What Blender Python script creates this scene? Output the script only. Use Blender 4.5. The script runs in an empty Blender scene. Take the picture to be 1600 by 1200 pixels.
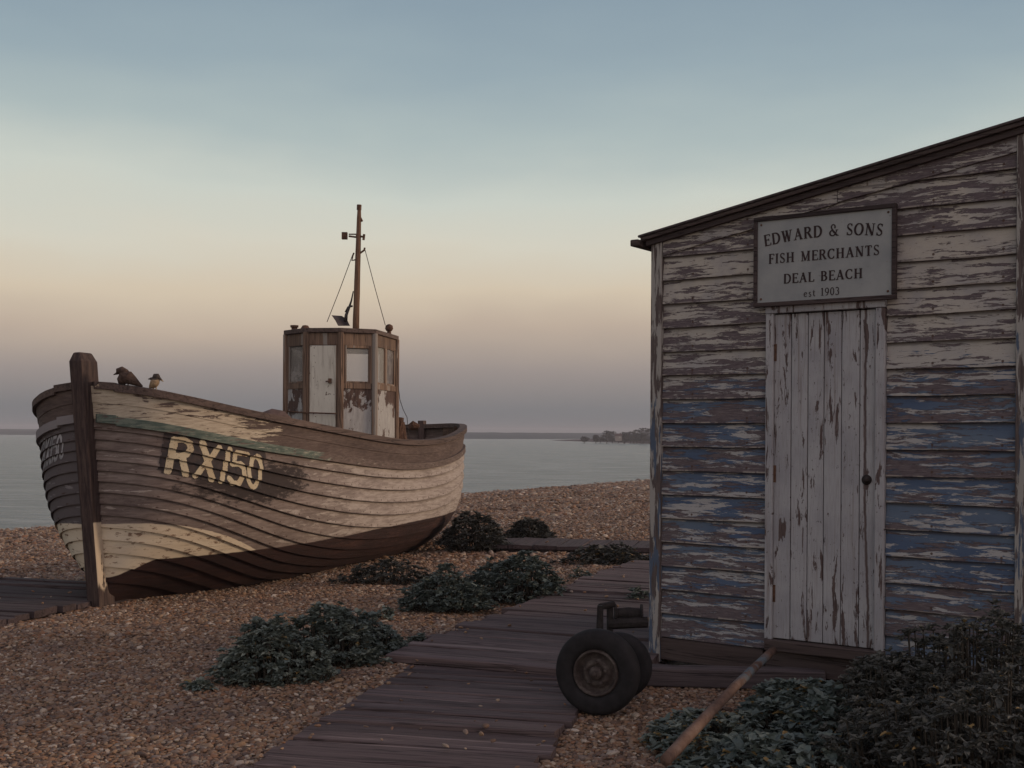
import bpy, math, random
import numpy as np
from mathutils import Matrix, Vector
random.seed(7); rng = np.random.default_rng(7)
R = math.radians
sc = bpy.context.scene
col = sc.collection

# ------------------------------------------------------------------ camera
F = 1850.0            # focal length in pixels of a 1600 px wide frame
EYE = 1.45
HOR = 676.5
ROLL = 0.0060
cd = bpy.data.cameras.new('camera'); cam = bpy.data.objects.new('camera', cd); col.objects.link(cam)
cd.sensor_width = 36; cd.lens = 36*F/1600; cd.shift_y = (HOR-600)/1600
cd.clip_start = 0.1; cd.clip_end = 60000
cam.matrix_world = Matrix.Translation((0, 0, EYE)) @ Matrix.Rotation(R(90), 4, 'X') @ Matrix.Rotation(ROLL, 4, 'Z')
sc.camera = cam
def un(px, py):
    x, y = px-800, py-HOR      # shift keeps the principal point on the horizon row
    return x + y*ROLL, y - x*ROLL
def at(px, py, d):
    x, y = un(px, py); return Vector((x/F*d, d, EYE - y/F*d))
def gnd(px, py, z=0.0):
    x, y = un(px, py); d = F*(EYE-z)/y; return Vector((x/F*d, d, z))
def proj(p):
    x, y = p[0]/p[1]*F, (EYE-p[2])/p[1]*F
    return 800 + x - y*ROLL, HOR + y + x*ROLL

# ------------------------------------------------------------------ world, sun, exposure
SUN_EL, SUN_AZ = 13.0, 84.0   # azimuth clockwise from +Y
w = bpy.data.worlds.new("World"); sc.world = w; w.use_nodes = True
nt = w.node_tree; nt.nodes.clear(); L = nt.links
def s2l(c):
    return tuple(((v/255)/12.92 if v/255 <= .04045 else ((v/255+.055)/1.055)**2.4) for v in c)
tc = nt.nodes.new('ShaderNodeTexCoord'); sp = nt.nodes.new('ShaderNodeSeparateXYZ')
L.new(tc.outputs['Generated'], sp.inputs[0])
ramp = nt.nodes.new('ShaderNodeValToRGB'); el = ramp.color_ramp.elements
stops = [(0.0, (109,111,115)), (.0195, (118,118,121)), (.052, (151,141,137)), (.084, (186,169,153)), (.116, (207,192,170)),
         (.153, (208,204,189)), (.199, (198,203,194)), (.249, (170,183,183)), (.297, (149,166,174)), (.343, (137,155,167)),
         (.6, (118,128,148)), (1.0, (112,114,130))]
while len(el) < len(stops): el.new(0.5)
for e_, (p_, c_) in zip(el, stops): e_.position = p_; e_.color = (*s2l(c_), 1)
hz = nt.nodes.new('ShaderNodeTexNoise'); hz.inputs['Scale'].default_value = 2.4; hz.inputs['Detail'].default_value = 4; hz.inputs['Roughness'].default_value = .55
hm = nt.nodes.new('ShaderNodeVectorMath'); hm.operation = 'MULTIPLY'; hm.inputs[1].default_value = (1, 1, 3.2); L.new(tc.outputs['Generated'], hm.inputs[0]); L.new(hm.outputs[0], hz.inputs['Vector'])
h1 = nt.nodes.new('ShaderNodeMath'); h1.operation = 'MULTIPLY_ADD'; h1.inputs[1].default_value = .10; h1.inputs[2].default_value = -.05; L.new(hz.outputs['Fac'], h1.inputs[0])
h2 = nt.nodes.new('ShaderNodeMath'); h2.operation = 'MULTIPLY'; L.new(h1.outputs[0], h2.inputs[0])
h2b = nt.nodes.new('ShaderNodeMapRange'); h2b.inputs['From Min'].default_value = .02; h2b.inputs['From Max'].default_value = .15; L.new(sp.outputs['Z'], h2b.inputs['Value']); L.new(h2b.outputs[0], h2.inputs[1])
h3 = nt.nodes.new('ShaderNodeMath'); h3.operation = 'ADD'; L.new(sp.outputs['Z'], h3.inputs[0]); L.new(h2.outputs[0], h3.inputs[1])
L.new(h3.outputs[0], ramp.inputs[0])
# the brighter, warmer part of the dusk sky round the low sun
dt = nt.nodes.new('ShaderNodeVectorMath'); dt.operation = 'DOT_PRODUCT'
L.new(tc.outputs['Generated'], dt.inputs[0])
GAZ = R(148); dt.inputs[1].default_value = (math.sin(GAZ)*math.cos(R(12)), math.cos(GAZ)*math.cos(R(12)), math.sin(R(12)))
mr = nt.nodes.new('ShaderNodeMapRange'); mr.interpolation_type = 'SMOOTHERSTEP'
mr.inputs['From Min'].default_value = -.15; mr.inputs['From Max'].default_value = 1.0
L.new(dt.outputs['Value'], mr.inputs['Value'])
glow = nt.nodes.new('ShaderNodeMix'); glow.data_type = 'RGBA'; glow.blend_type = 'ADD'
gc = nt.nodes.new('ShaderNodeVectorMath'); gc.operation = 'SCALE'; gc.inputs[0].default_value = (.47, .345, .32)
L.new(mr.outputs[0], gc.inputs['Scale'])
glow.inputs[0].default_value = 1.0
L.new(ramp.outputs[0], glow.inputs[6]); L.new(gc.outputs[0], glow.inputs[7])
sky = nt.nodes.new('ShaderNodeTexSky'); sky.sky_type = 'NISHITA'; sky.sun_disc = False
sky.sun_elevation = R(SUN_EL); sky.sun_rotation = R(SUN_AZ)
bg = nt.nodes.new('ShaderNodeBackground'); bg.inputs['Strength'].default_value = 1.0
bg2 = nt.nodes.new('ShaderNodeBackground'); bg2.inputs['Strength'].default_value = 0.002
addn = nt.nodes.new('ShaderNodeAddShader'); out = nt.nodes.new('ShaderNodeOutputWorld')
L.new(glow.outputs[2], bg.inputs[0]); L.new(sky.outputs[0], bg2.inputs[0])
L.new(bg.outputs[0], addn.inputs[0]); L.new(bg2.outputs[0], addn.inputs[1]); L.new(addn.outputs[0], out.inputs[0])
sd = bpy.data.lights.new('sun', 'SUN'); sd.energy = 1.6; sd.angle = R(11); sd.color = (1.0, .74, .52)
so = bpy.data.objects.new('sun', sd); col.objects.link(so)
sdir = Vector((math.sin(R(SUN_AZ))*math.cos(R(SUN_EL)), math.cos(R(SUN_AZ))*math.cos(R(SUN_EL)), math.sin(R(SUN_EL))))
so.rotation_euler = sdir.to_track_quat('Z', 'Y').to_euler(); so.location = (20, 0, 12)
sc.view_settings.view_transform = 'Standard'; sc.view_settings.look = 'None'
sc.view_settings.exposure = 0.06; sc.view_settings.gamma = 1.0

# ------------------------------------------------------------------ mesh + tag helpers
def tag(o, label=None, cat=None, group=None, kind=None):
    if label: o['label'] = label
    if cat: o['category'] = cat
    if group: o['group'] = group
    if kind: o['kind'] = kind
    return o
def empty(name, loc=(0, 0, 0), M=None, **kw):
    o = bpy.data.objects.new(name, None); col.objects.link(o)
    o.empty_display_size = .2
    o.matrix_world = M if M is not None else Matrix.Translation(loc)
    return tag(o, **kw)
class MB:
    def __init__(s): s.v = []; s.f = []; s.r = []; s.mi = []
    def add(s, vs, fs, r=None, mi=0):
        n = len(s.v); s.v += [tuple(v) for v in vs]
        rr = random.random() if r is None else r
        for f in fs: s.f.append(tuple(n+i for i in f)); s.r.append(rr); s.mi.append(mi)
    def box(s, c, size, M=None, r=None, taper=None, jit=0.0, mi=0):
        hx, hy, hz = size[0]/2, size[1]/2, size[2]/2
        vs = [Vector((x*hx, y*hy, z*hz)) for z in (-1, 1) for y in (-1, 1) for x in (-1, 1)]
        if taper:
            for v in vs:
                if v.z > 0: v.x *= taper; v.y *= taper
        if jit: vs = [v+Vector((random.uniform(-jit, jit), random.uniform(-jit, jit), random.uniform(-jit, jit))) for v in vs]
        if M is not None: vs = [M @ v for v in vs]
        c = Vector(c); vs = [v+c for v in vs]
        s.add(vs, [(0, 2, 3, 1), (4, 5, 7, 6), (0, 1, 5, 4), (2, 6, 7, 3), (0, 4, 6, 2), (1, 3, 7, 5)], r, mi)
    def prism(s, poly, z0, z1, M=None, r=None):
        n = len(poly); vs = [Vector((p[0], p[1], z0)) for p in poly]+[Vector((p[0], p[1], z1)) for p in poly]
        if M is not None: vs = [M @ v for v in vs]
        s.add(vs, [tuple(reversed(range(n))), tuple(range(n, 2*n))]+[(i, (i+1) % n, n+(i+1) % n, n+i) for i in range(n)], r)
    def tube(s, pts, rad, n=10, cap=True, r=None, wob=0.0):
        pts = [Vector(p) for p in pts]
        if not hasattr(rad, '__len__'): rad = [rad]*len(pts)
        vs = []; up = Vector((.13, .21, .97)).normalized()
        for i, p in enumerate(pts):
            t = (pts[min(i+1, len(pts)-1)]-pts[max(i-1, 0)]).normalized()
            a = t.cross(up)
            if a.length < .05: a = t.cross(Vector((1, 0, 0)))
            a.normalize(); b = t.cross(a)
            for k in range(n):
                th = 2*math.pi*k/n; q = rad[i]*(1+random.uniform(-wob, wob))
                vs.append(p+a*math.cos(th)*q+b*math.sin(th)*q)
        fs = [(i*n+k, i*n+(k+1) % n, (i+1)*n+(k+1) % n, (i+1)*n+k) for i in range(len(pts)-1) for k in range(n)]
        if cap: fs += [tuple(reversed(range(n))), tuple((len(pts)-1)*n+k for k in range(n))]
        s.add(vs, fs, r)
    def lathe(s, prof, M, n=40, r=None, closed=False):
        vs = []
        for (rr, z) in prof:
            for k in range(n):
                th = 2*math.pi*k/n; vs.append(M @ Vector((rr*math.cos(th), rr*math.sin(th), z)))
        m = len(prof); rng_ = range(m if closed else m-1)
        s.add(vs, [(i*n+k, i*n+(k+1) % n, ((i+1) % m)*n+(k+1) % n, ((i+1) % m)*n+k) for i in rng_ for k in range(n)], r)
    def build(s, name, mat, parent=None, bevel=0, smooth=False, inv=None, M=None):
        me = bpy.data.meshes.new(name)
        vs = s.v
        if inv is not None: vs = [tuple(inv @ Vector(v)) for v in vs]
        me.from_pydata(vs, [], s.f)
        mats = mat if isinstance(mat, (list, tuple)) else [mat]
        for m_ in mats: me.materials.append(m_)
        a = me.attributes.new('rnd', 'FLOAT', 'FACE'); a.data.foreach_set('value', np.array(s.r, dtype=np.float32))
        me.polygons.foreach_set('material_index', np.array(s.mi, dtype=np.int32))
        if smooth: me.polygons.foreach_set('use_smooth', np.ones(len(s.f), dtype=bool))
        me.update()
        o = bpy.data.objects.new(name, me); col.objects.link(o)
        if parent is not None: o.parent = parent
        if M is not None: o.matrix_world = M
        if bevel:
            b = o.modifiers.new('bevel', 'BEVEL'); b.width = bevel; b.segments = 2; b.limit_method = 'ANGLE'
        return o

# ------------------------------------------------------------------ node helpers
class NM:
    def __init__(s, name):
        s.m = bpy.data.materials.new(name); s.m.use_nodes = True; s.t = s.m.node_tree; s.t.nodes.clear()
        s.o = s.t.nodes.new('ShaderNodeOutputMaterial'); s.b = s.t.nodes.new('ShaderNodeBsdfPrincipled')
        s.t.links.new(s.b.outputs[0], s.o.inputs[0])
        s.tc = s.t.nodes.new('ShaderNodeTexCoord'); s.obj = s.tc.outputs['Object']
    def put(s, sock, v):
        if isinstance(v, bpy.types.NodeSocket): s.t.links.new(v, sock)
        elif v is not None:
            if isinstance(v, (tuple, list)) and len(v) == 3 and len(sock.default_value) == 4: v = (*v, 1)
            sock.default_value = v
    def math(s, op, a, b=None, c=None, clamp=False):
        n = s.t.nodes.new('ShaderNodeMath'); n.operation = op; n.use_clamp = clamp
        for i, v in enumerate((a, b, c)): s.put(n.inputs[i], v)
        return n.outputs[0]
    def mul(s, a, b): return s.math('MULTIPLY', a, b)
    def add(s, a, b): return s.math('ADD', a, b)
    def sub(s, a, b): return s.math('SUBTRACT', a, b)
    def vec(s, op, a, b=None):
        n = s.t.nodes.new('ShaderNodeVectorMath'); n.operation = op; s.put(n.inputs[0], a); s.put(n.inputs[1], b); return n.outputs[0]
    def scale(s, v, sc_): return s.vec('MULTIPLY', v, sc_)
    def comb(s, x, y, z):
        n = s.t.nodes.new('ShaderNodeCombineXYZ')
        for i, v in enumerate((x, y, z)): s.put(n.inputs[i], v)
        return n.outputs[0]
    def sep(s, v):
        n = s.t.nodes.new('ShaderNodeSeparateXYZ'); s.put(n.inputs[0], v); return n.outputs
    def noise(s, v, scale=1, detail=5, rough=.55, dist=0, colr=False):
        n = s.t.nodes.new('ShaderNodeTexNoise'); s.put(n.inputs['Vector'], v)
        n.inputs['Scale'].default_value = scale; n.inputs['Detail'].default_value = detail
        n.inputs['Roughness'].default_value = rough; n.inputs['Distortion'].default_value = dist
        return n.outputs['Color' if colr else 'Fac']
    def voro(s, v, scale, feat='F1', rnd=1.0):
        n = s.t.nodes.new('ShaderNodeTexVoronoi'); n.feature = feat; s.put(n.inputs['Vector'], v)
        n.inputs['Scale'].default_value = scale; n.inputs['Randomness'].default_value = rnd; return n.outputs
    def ramp(s, f, stops, interp='LINEAR'):
        n = s.t.nodes.new('ShaderNodeValToRGB'); n.color_ramp.interpolation = interp; e = n.color_ramp.elements
        while len(e) < len(stops): e.new(.5)
        for a, (p, c) in zip(e, stops): a.position = p; a.color = (*c, 1) if len(c) == 3 else c
        s.put(n.inputs[0], f); return n.outputs[0]
    def step(s, f, a, b):
        n = s.t.nodes.new('ShaderNodeMapRange'); n.interpolation_type = 'SMOOTHSTEP'
        s.put(n.inputs['Value'], f); s.put(n.inputs['From Min'], a); s.put(n.inputs['From Max'], b); return n.outputs[0]
    def mix(s, f, a, b, mode='MIX'):
        n = s.t.nodes.new('ShaderNodeMix'); n.data_type = 'RGBA'; n.blend_type = mode
        s.put(n.inputs[0], f); s.put(n.inputs[6], a); s.put(n.inputs[7], b); return n.outputs[2]
    def attr(s, name, out='Fac', typ='GEOMETRY'):
        n = s.t.nodes.new('ShaderNodeAttribute'); n.attribute_name = name; n.attribute_type = typ; return n.outputs[out]
    def bump(s, h, strength=.5, dist=.01):
        n = s.t.nodes.new('ShaderNodeBump'); n.inputs['Strength'].default_value = strength; n.inputs['Distance'].default_value = dist
        s.put(n.inputs['Height'], h); s.t.links.new(n.outputs[0], s.b.inputs['Normal'])
    def fin(s, color, rough=.8, spec=.3, metal=0):
        s.put(s.b.inputs['Base Color'], color); s.put(s.b.inputs['Roughness'], rough)
        s.b.inputs['Specular IOR Level'].default_value = spec; s.b.inputs['Metallic'].default_value = metal
        return s.m

def mat_wood(name, c1, c2, axis=0, grain=60, rough=.85, crack=True, rs=1.0, patch=None, pamt=.55):
    """weathered timber, grain along the given local axis"""
    m = NM(name); r = m.attr('rnd')
    k = [grain, grain, grain]; k[axis] = grain/22
    off = m.comb(m.mul(r, 17.0), m.mul(r, 9.0), m.mul(r, 31.0))
    v = m.vec('ADD', m.obj, off)
    g = m.noise(m.scale(v, tuple(k)), 1, 6, .65, .6)
    big = m.noise(m.scale(v, tuple(q/9 for q in k)), 1, 4, .6)
    f = m.add(m.mul(g, .6), m.mul(big, .55))
    c = m.ramp(f, [(.36, c1), (.78, c2)])
    c = m.mix(m.mul(m.sub(r, .5), .7*rs), c, tuple(x*.35 for x in c1)) if rs else c
    k2 = [grain*.5]*3; k2[axis] = grain/60
    cr = m.noise(m.scale(v, tuple(k2)), 1, 3, .5, .8)
    crm = m.step(m.math('ABSOLUTE', m.sub(cr, .5)), .035, .0)
    if crack: c = m.mix(m.mul(crm, .65), c, tuple(x*.25 for x in c1))
    if patch:
        pn = m.noise(m.scale(v, tuple(q/7 for q in k)), 1, 9, .68, .4)
        pm = m.step(pn, pamt, pamt+.03); c = m.mix(pm, c, patch)
    m.bump(m.sub(m.mul(g, .6), m.mul(crm, .6)), .6, .006)
    return m.fin(c, rough, .25)

def mat_plain(name, c, rough=.7, spec=.3, metal=0, var=.35, scale=12, c2=None, bump=.2):
    m = NM(name); n = m.noise(m.obj, scale, 7, .65)
    c2 = c2 or tuple(x*(1-var) for x in c)
    cc = m.mix(m.step(n, .38, .62), c2, c)
    m.bump(n, bump, .005); return m.fin(cc, rough, spec, metal)

# ------------------------------------------------------------------ materials of the hut
def mat_clap():
    m = NM('peeling_clapboard_paint'); x, y, z = m.sep(m.obj); r = m.attr('rnd')
    off = m.comb(m.mul(r, 37.0), 0.0, m.mul(r, 11.0)); v = m.vec('ADD', m.obj, off)
    warp = m.vec('MULTIPLY', m.vec('SUBTRACT', m.noise(m.scale(v, (7, 1, 22)), 1, 3, .6, 0, True), (.5, .5, .5)), (.10, 0, .03))
    v2 = m.vec('ADD', v, warp)
    fr = m.math('FRACT', m.math('DIVIDE', m.sub(z, .19), .1475))
    n1 = m.noise(m.scale(v2, (3.4, 1, 34)), 1, 10, .70, .3)
    n1 = m.add(n1, m.mul(m.sub(fr, .5), .085))
    n2 = m.noise(m.scale(m.vec('ADD', v2, (5.3, 0, 2.1)), (2.6, 1, 26)), 1, 9, .68, .3)
    n2 = m.add(n2, m.mul(m.sub(fr, .5), .05))
    nb = m.noise(m.scale(v2, (1.0, 1, 5)), 1, 3, .5)
    fine = m.noise(m.scale(v, (16, 1, 120)), 1, 5, .7)
    # wood
    wood = m.ramp(fine, [(.3, (.062, .048, .052)), (.55, (.128, .102, .106)), (.8, (.22, .185, .18))])
    # blue coat: lower and right
    hb = m.step(z, 2.15, 1.65); rb = m.mul(m.step(x, .7, 2.2), .045)
    bthr = m.sub(m.sub(.78, m.mul(hb, .293)), rb)
    micro = m.mul(m.sub(m.noise(m.scale(v, (26, 1, 130)), 1, 6, .72), .5), .22)
    n1 = m.add(n1, micro); n2 = m.add(n2, m.mul(micro, .8))
    bm = m.step(n2, bthr, m.add(bthr, .02))
    blue = m.mix(m.step(nb, .35, .65), (.066, .096, .158), (.115, .150, .200))
    cream = m.mix(m.step(m.noise(v, 4, 5), .4, .65), (.42, .38, .325), (.32, .30, .285))
    cream = m.mix(m.step(z, 2.3, 1.3), cream, (.35, .34, .33))
    cream = m.mix(m.mul(m.step(fine, .5, .75), .45), cream, (.24, .19, .155))
    paint = m.mix(bm, cream, blue)
    pthr = m.sub(.480, m.mul(m.sub(r, .5), .09))
    pm = m.step(n1, pthr, m.add(pthr, .016))
    c = m.mix(pm, wood, paint)
    edge = m.mul(m.step(m.math('ABSOLUTE', m.sub(n1, m.add(pthr, .002))), .012, .0), .6)
    c = m.mix(edge, c, (.05, .035, .033))
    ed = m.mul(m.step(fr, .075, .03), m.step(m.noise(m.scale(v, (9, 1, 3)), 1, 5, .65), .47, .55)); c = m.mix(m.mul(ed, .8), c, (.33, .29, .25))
    lap_shadow = m.mul(m.step(m.add(fr, m.mul(m.sub(n1, .5), .25)), .86, .98), .6); c = m.mix(lap_shadow, c, (.055, .042, .042))  # shadow under the next board's lap, painted into the colour
    fx = m.mul(m.sub(m.math('FRACT', m.math('DIVIDE', m.sub(x, .10), .36)), .5), .36); fy = m.mul(m.sub(fr, .20), .1475)
    nl = m.step(m.math('SQRT', m.add(m.mul(fx, fx), m.mul(fy, fy))), .009, .005); rn = m.mul(m.step(m.math('ABSOLUTE', fx), .007, .001), m.mul(m.step(fr, .21, .17), .7))
    c = m.mix(m.math('MAXIMUM', m.mul(nl, .9), m.mul(rn, m.step(n2, .48, .56))), c, (.075, .042, .032))
    # rusty dirt specks
    c = m.mix(m.mul(m.step(m.noise(v, 45, 4, .6), .66, .72), .7), c, (.10, .065, .05))
    m.bump(m.add(m.add(m.mul(pm, .9), m.mul(bm, .25)), m.mul(fine, .6)), .7, .004)
    return m.fin(c, .8, .2)
def mat_door():
    m = NM('flaking_white_door_paint'); x, y, z = m.sep(m.obj); r = m.attr('rnd')
    off = m.comb(m.mul(r, 3.0), 0.0, m.mul(r, 11.0)); v = m.vec('ADD', m.obj, off)
    n1 = m.noise(m.scale(v, (22, 1, 3.4)), 1, 9, .66, .4)
    big = m.noise(m.scale(v, (3, 1, 1.2)), 1, 3, .5)
    spk = m.noise(m.scale(v, (60, 1, 30)), 1, 5, .65)
    fine = m.noise(m.scale(v, (130, 1, 9)), 1, 4, .6)
    ends = m.add(m.mul(m.step(z, 1.85, 2.1), .035), m.mul(m.step(z, .62, .3), .04))
    thr = m.sub(m.sub(.655, m.mul(big, .14)), ends)
    pm = m.step(n1, thr, m.add(thr, .02))
    pm2 = m.step(m.add(spk, m.mul(big, .10)), .685, .71)
    # bare streak down the door near the knob
    sx = m.sub(x, m.add(m.add(1.352, m.mul(m.step(z, 1.2, .3), .022)), m.mul(m.sub(m.noise(m.comb(0.0, 0.0, z), 7, 4, .6), .5), .03)))
    streak = m.step(m.math('ABSOLUTE', sx), m.add(.004, m.mul(m.noise(m.comb(3.0, 0.0, z), 5, 4, .6), .016)), .002)
    mask = m.math('MAXIMUM', m.math('MAXIMUM', pm, pm2), streak)
    paint = m.mix(m.step(m.noise(v, 3, 5), .35, .7), (.37, .365, .37), (.28, .275, .29))
    paint = m.mix(m.mul(m.step(fine, .45, .75), .45), paint, (.20, .175, .16))
    strk = m.noise(m.scale(v, (46, 1, 1.1)), 1, 5, .6)
    paint = m.mix(m.mul(m.step(strk, .52, .70), .55), paint, (.17, .125, .11))
    wood = m.ramp(fine, [(.3, (.05, .034, .033)), (.75, (.14, .10, .09))])
    c = m.mix(mask, paint, wood)
    m.bump(m.sub(m.mul(fine, .4), m.mul(mask, .8)), .6, .004)
    return m.fin(c, .75, .25)
def mat_post(name, bluez=True):
    m = NM(name); x, y, z = m.sep(m.obj); v = m.obj
    n1 = m.noise(m.scale(v, (30, 30, 3.2)), 1, 9, .68, .4); fine = m.noise(m.scale(v, (120, 120, 8)), 1, 5, .65)
    n2 = m.noise(m.scale(m.vec('ADD', v, (3, 1, 5)), (22, 22, 2.2)), 1, 8, .66)
    wood = m.ramp(fine, [(.3, (.06, .045, .043)), (.75, (.15, .12, .11))])
    bt = m.sub(.64, m.mul(m.step(z, 2.2, 1.5), .13)); paint = m.mix(m.step(n2, bt, m.add(bt, .02)), (.32, .30, .275), (.08, .105, .15))
    pm = m.step(n1, .49, .515); c = m.mix(pm, wood, paint)
    m.bump(m.add(m.mul(pm, .8), m.mul(fine, .5)), .6, .004); return m.fin(c, .8, .2)

# ------------------------------------------------------------------ hut
C0 = Vector(at(1021, 676, 7.43)); C0.z = 0
EX = Vector((.8155, -.5787, 0)); EN = Vector((-.5787, -.8155, 0))     # along the wall (towards us), out of the wall
HM = Matrix(((EX.x, -EN.x, 0, C0.x), (EX.y, -EN.y, 0, C0.y), (0, 0, 1, 0), (0, 0, 0, 1)))   # local x along, y into the hut, z up
WID, DEP = 2.20, 2.1
rz = lambda x: 2.662 + .179*x          # underside of the roof at the front wall
hut = empty('beach_hut', M=HM, label='weathered clapboard fish hut with peeling blue and cream paint and sloping roof', cat='hut')
M_clap = mat_clap(); M_door = mat_door(); M_post = mat_post('peeling_post_paint')
M_darkwood = mat_wood('dark_tarred_timber', (.030, .022, .022), (.085, .062, .058), 0, 55)
M_sill = mat_wood('dark_damp_sill', (.045, .032, .030), (.11, .08, .072), 0, 55)
M_felt = mat_plain('black_roof_felt', (.085, .068, .068), .9, .2, var=.4, scale=25)
M_rust = NM('rusty_iron'); _n = M_rust.noise(M_rust.obj, 28, 8, .7); M_rust.bump(_n, .5, .004)
M_rust = M_rust.fin(M_rust.ramp(_n, [(.3, (.035, .022, .018)), (.5, (.10, .05, .03)), (.7, (.16, .10, .07))]), .85, .3)
def board(mb, x0, x1, zlo, zhi, yb=0.0, lip=.027, cut=True):
    """one feather-edged board: bottom edge proud, top edge tucked in; slightly wavy, cut by the roof line"""
    n = max(2, int((x1-x0)/.05)); xs = np.linspace(x0, x1, n+1); rr = random.random()
    ph = random.uniform(0, 9); vs = []; tilt = random.uniform(-.003, .003)
    for x in xs:
        wv = .0022*math.sin(x*7+ph)+random.uniform(-.0012, .0012)+tilt*(x-x0)/(x1-x0)
        zt = min(zhi+.012, rz(x)-.004) if cut else zhi+.012
        zb = min(zlo+wv, zt-.001)
        pr = lip+.0015*math.sin(x*5+ph*2)
        vs += [(x, yb-pr+.012, zb), (x, yb-pr, zb), (x, yb-.004, zt)]
    fs = []
    for i in range(n):
        a = i*3; fs += [(a, a+3, a+4, a+1), (a+1, a+4, a+5, a+2)]
    fs += [(0, 1, 2), (n*3, n*3+2, n*3+1)]
    mb.add(vs, fs, rr)
PITCH = .1475; Z0 = .190
DX0, DX1 = .765, 1.468   # outer edges of the door frame
mb = MB()
i = 0
while Z0+i*PITCH < 3.05:
    lo, hi = Z0+i*PITCH, Z0+(i+1)*PITCH
    if lo < 2.20:
        if lo < rz(.5): board(mb, .074, DX0-.002, lo, min(hi, 9))
        board(mb, DX1+.002, WID-.045, lo+.003, hi+.003)
    else:
        x0 = max(.074, (lo-2.662)/.179+.02)
        if x0 < WID-.3: board(mb, x0, WID-.045, lo, hi)
    i += 1
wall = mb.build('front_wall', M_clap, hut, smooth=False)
mb = MB()   # boarding behind the clapboards and round the other sides
def wallpoly(mb, pts, th): pass
mb.add([(.03, .004, .05), (WID-.03, .004, .05), (WID-.03, .004, rz(WID-.03)-.02), (.03, .004, rz(.03)-.02),
        (.03, .03, .05), (WID-.03, .03, .05), (WID-.03, .03, rz(WID-.03)-.02), (.03, .03, rz(.03)-.02)],
       [(0, 1, 2, 3), (4, 7, 6, 5), (0, 3, 7, 4), (1, 5, 6, 2), (3, 2, 6, 7), (0, 4, 5, 1)])
mb.build('wall_lining', M_darkwood, hut)
for side, x in ((0, 0.0), (1, WID)):
    mb = MB(); i = 0
    while Z0+i*PITCH < rz(x)-.03:
        lo, hi = Z0+i*PITCH, min(Z0+(i+1)*PITCH+.012, rz(x)-.02); sx = -1 if side == 0 else 1
        y0, y1 = .05, DEP
        vs = [(x+sx*.004, y0, lo), (x+sx*.016, y0, lo), (x+sx*.002, y0, hi), (x+sx*.004, y1, lo), (x+sx*.016, y1, lo), (x+sx*.002, y1, hi),
              (x-sx*.03, y0, lo), (x-sx*.03, y1, lo), (x-sx*.03, y0, hi), (x-sx*.03, y1, hi)]
        mb.add(vs, [(0, 1, 4, 3), (1, 2, 5, 4), (2, 8, 9, 5), (8, 6, 7, 9), (6, 0, 3, 7), (0, 6, 8, 2, 1), (3, 4, 5, 9, 7)])
        i += 1
    mb.build('side_wall', M_clap, hut)
mb = MB(); mb.add([(0, DEP, .05), (WID, DEP, .05), (WID, DEP, rz(WID)-.02), (0, DEP, rz(0)-.02), (0, DEP+.03, .05), (WID, DEP+.03, .05), (WID, DEP+.03, rz(WID)-.02), (0, DEP+.03, rz(0)-.02)],
       [(0, 1, 2, 3), (4, 7, 6, 5), (0, 3, 7, 4), (1, 5, 6, 2), (3, 2, 6, 7), (0, 4, 5, 1)]); mb.build('back_wall', M_clap, hut)
# corner posts
for x, wd in ((.036, .072), (WID+.005, .115)):
    mb = MB(); zt = rz(x)-.006
    mb.box((x, -.006, (zt+.03)/2), (wd, .075, zt-.03), jit=.002); mb.build('corner_post', M_post, hut, bevel=.005)
# sloping barge boards under the roof (two lengths with a joint)
for (xa, xb, ha, hb) in ((.078, 1.185, .118, .108), (1.190, WID-.04, .105, .115)):
    mb = MB(); n = 14; vs = []
    for k in range(n+1):
        x = xa+(xb-xa)*k/n; h = ha+(hb-ha)*k/n+random.uniform(-.002, .002)
        vs += [(x, -.034, rz(x)-.008), (x, -.034, rz(x)-h), (x, -.014, rz(x)-h), (x, -.014, rz(x)-.008)]
    fs = [(k*4+a, k*4+(a+1) % 4, k*4+4+(a+1) % 4, k*4+4+a) for k in range(n) for a in range(4)]+[(3, 2, 1, 0), (n*4, n*4+1, n*4+2, n*4+3)]
    mb.add(vs, fs); mb.build('barge_board', M_clap, hut)
# roof: boards with a felt edge
def slopebox(mb, x0, x1, y0, y1, t0, t1):
    vs = [(x, y, rz(x)+t) for t in (t0, t1) for y in (y0, y1) for x in (x0, x1)]
    mb.add(vs, [(0, 2, 3, 1), (4, 5, 7, 6), (0, 1, 5, 4), (2, 6, 7, 3), (0, 4, 6, 2), (1, 3, 7, 5)])
mb = MB(); slopebox(mb, -.055, WID+.22, -.085, DEP+.1, 0.0, .022); roof = mb.build('roof', M_sill, hut, bevel=.003)
mb = MB(); slopebox(mb, -.07, WID+.23, -.095, DEP+.11, .024, .040); mb.build('roof_felt', M_felt, roof, bevel=.006)
mb = MB(); mb.box((-.085, DEP/2, rz(-.09)-.004), (.060, DEP+.22, .042)); mb.build('eaves_board', M_sill, hut, bevel=.008)
mb = MB(); slopebox(mb, -.03, WID+.10, -.062, -.036, -.035, -.002); mb.build('roof_batten', M_darkwood, hut, bevel=.003)
# base and threshold
mb = MB(); mb.box((DX0/2+.0, -.006, .115), (DX0-.03, .04, .135), jit=.003); mb.build('base_board', M_sill, hut, bevel=.004)
mb = MB(); mb.box(((DX1+WID)/2, -.006, .115), (WID-DX1-.05, .04, .14), jit=.003)
mb.build('base_board', M_sill, hut, bevel=.004)
mb = MB(); mb.box(((DX0+DX1)/2+.01, -.034, .222), (DX1-DX0-.01, .09, .062), jit=.002); mb.box(((DX0+DX1)/2, -.006, .12), (DX1-DX0-.01, .05, .13), jit=.003)
mb.build('threshold', M_sill, hut, bevel=.006)
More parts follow.
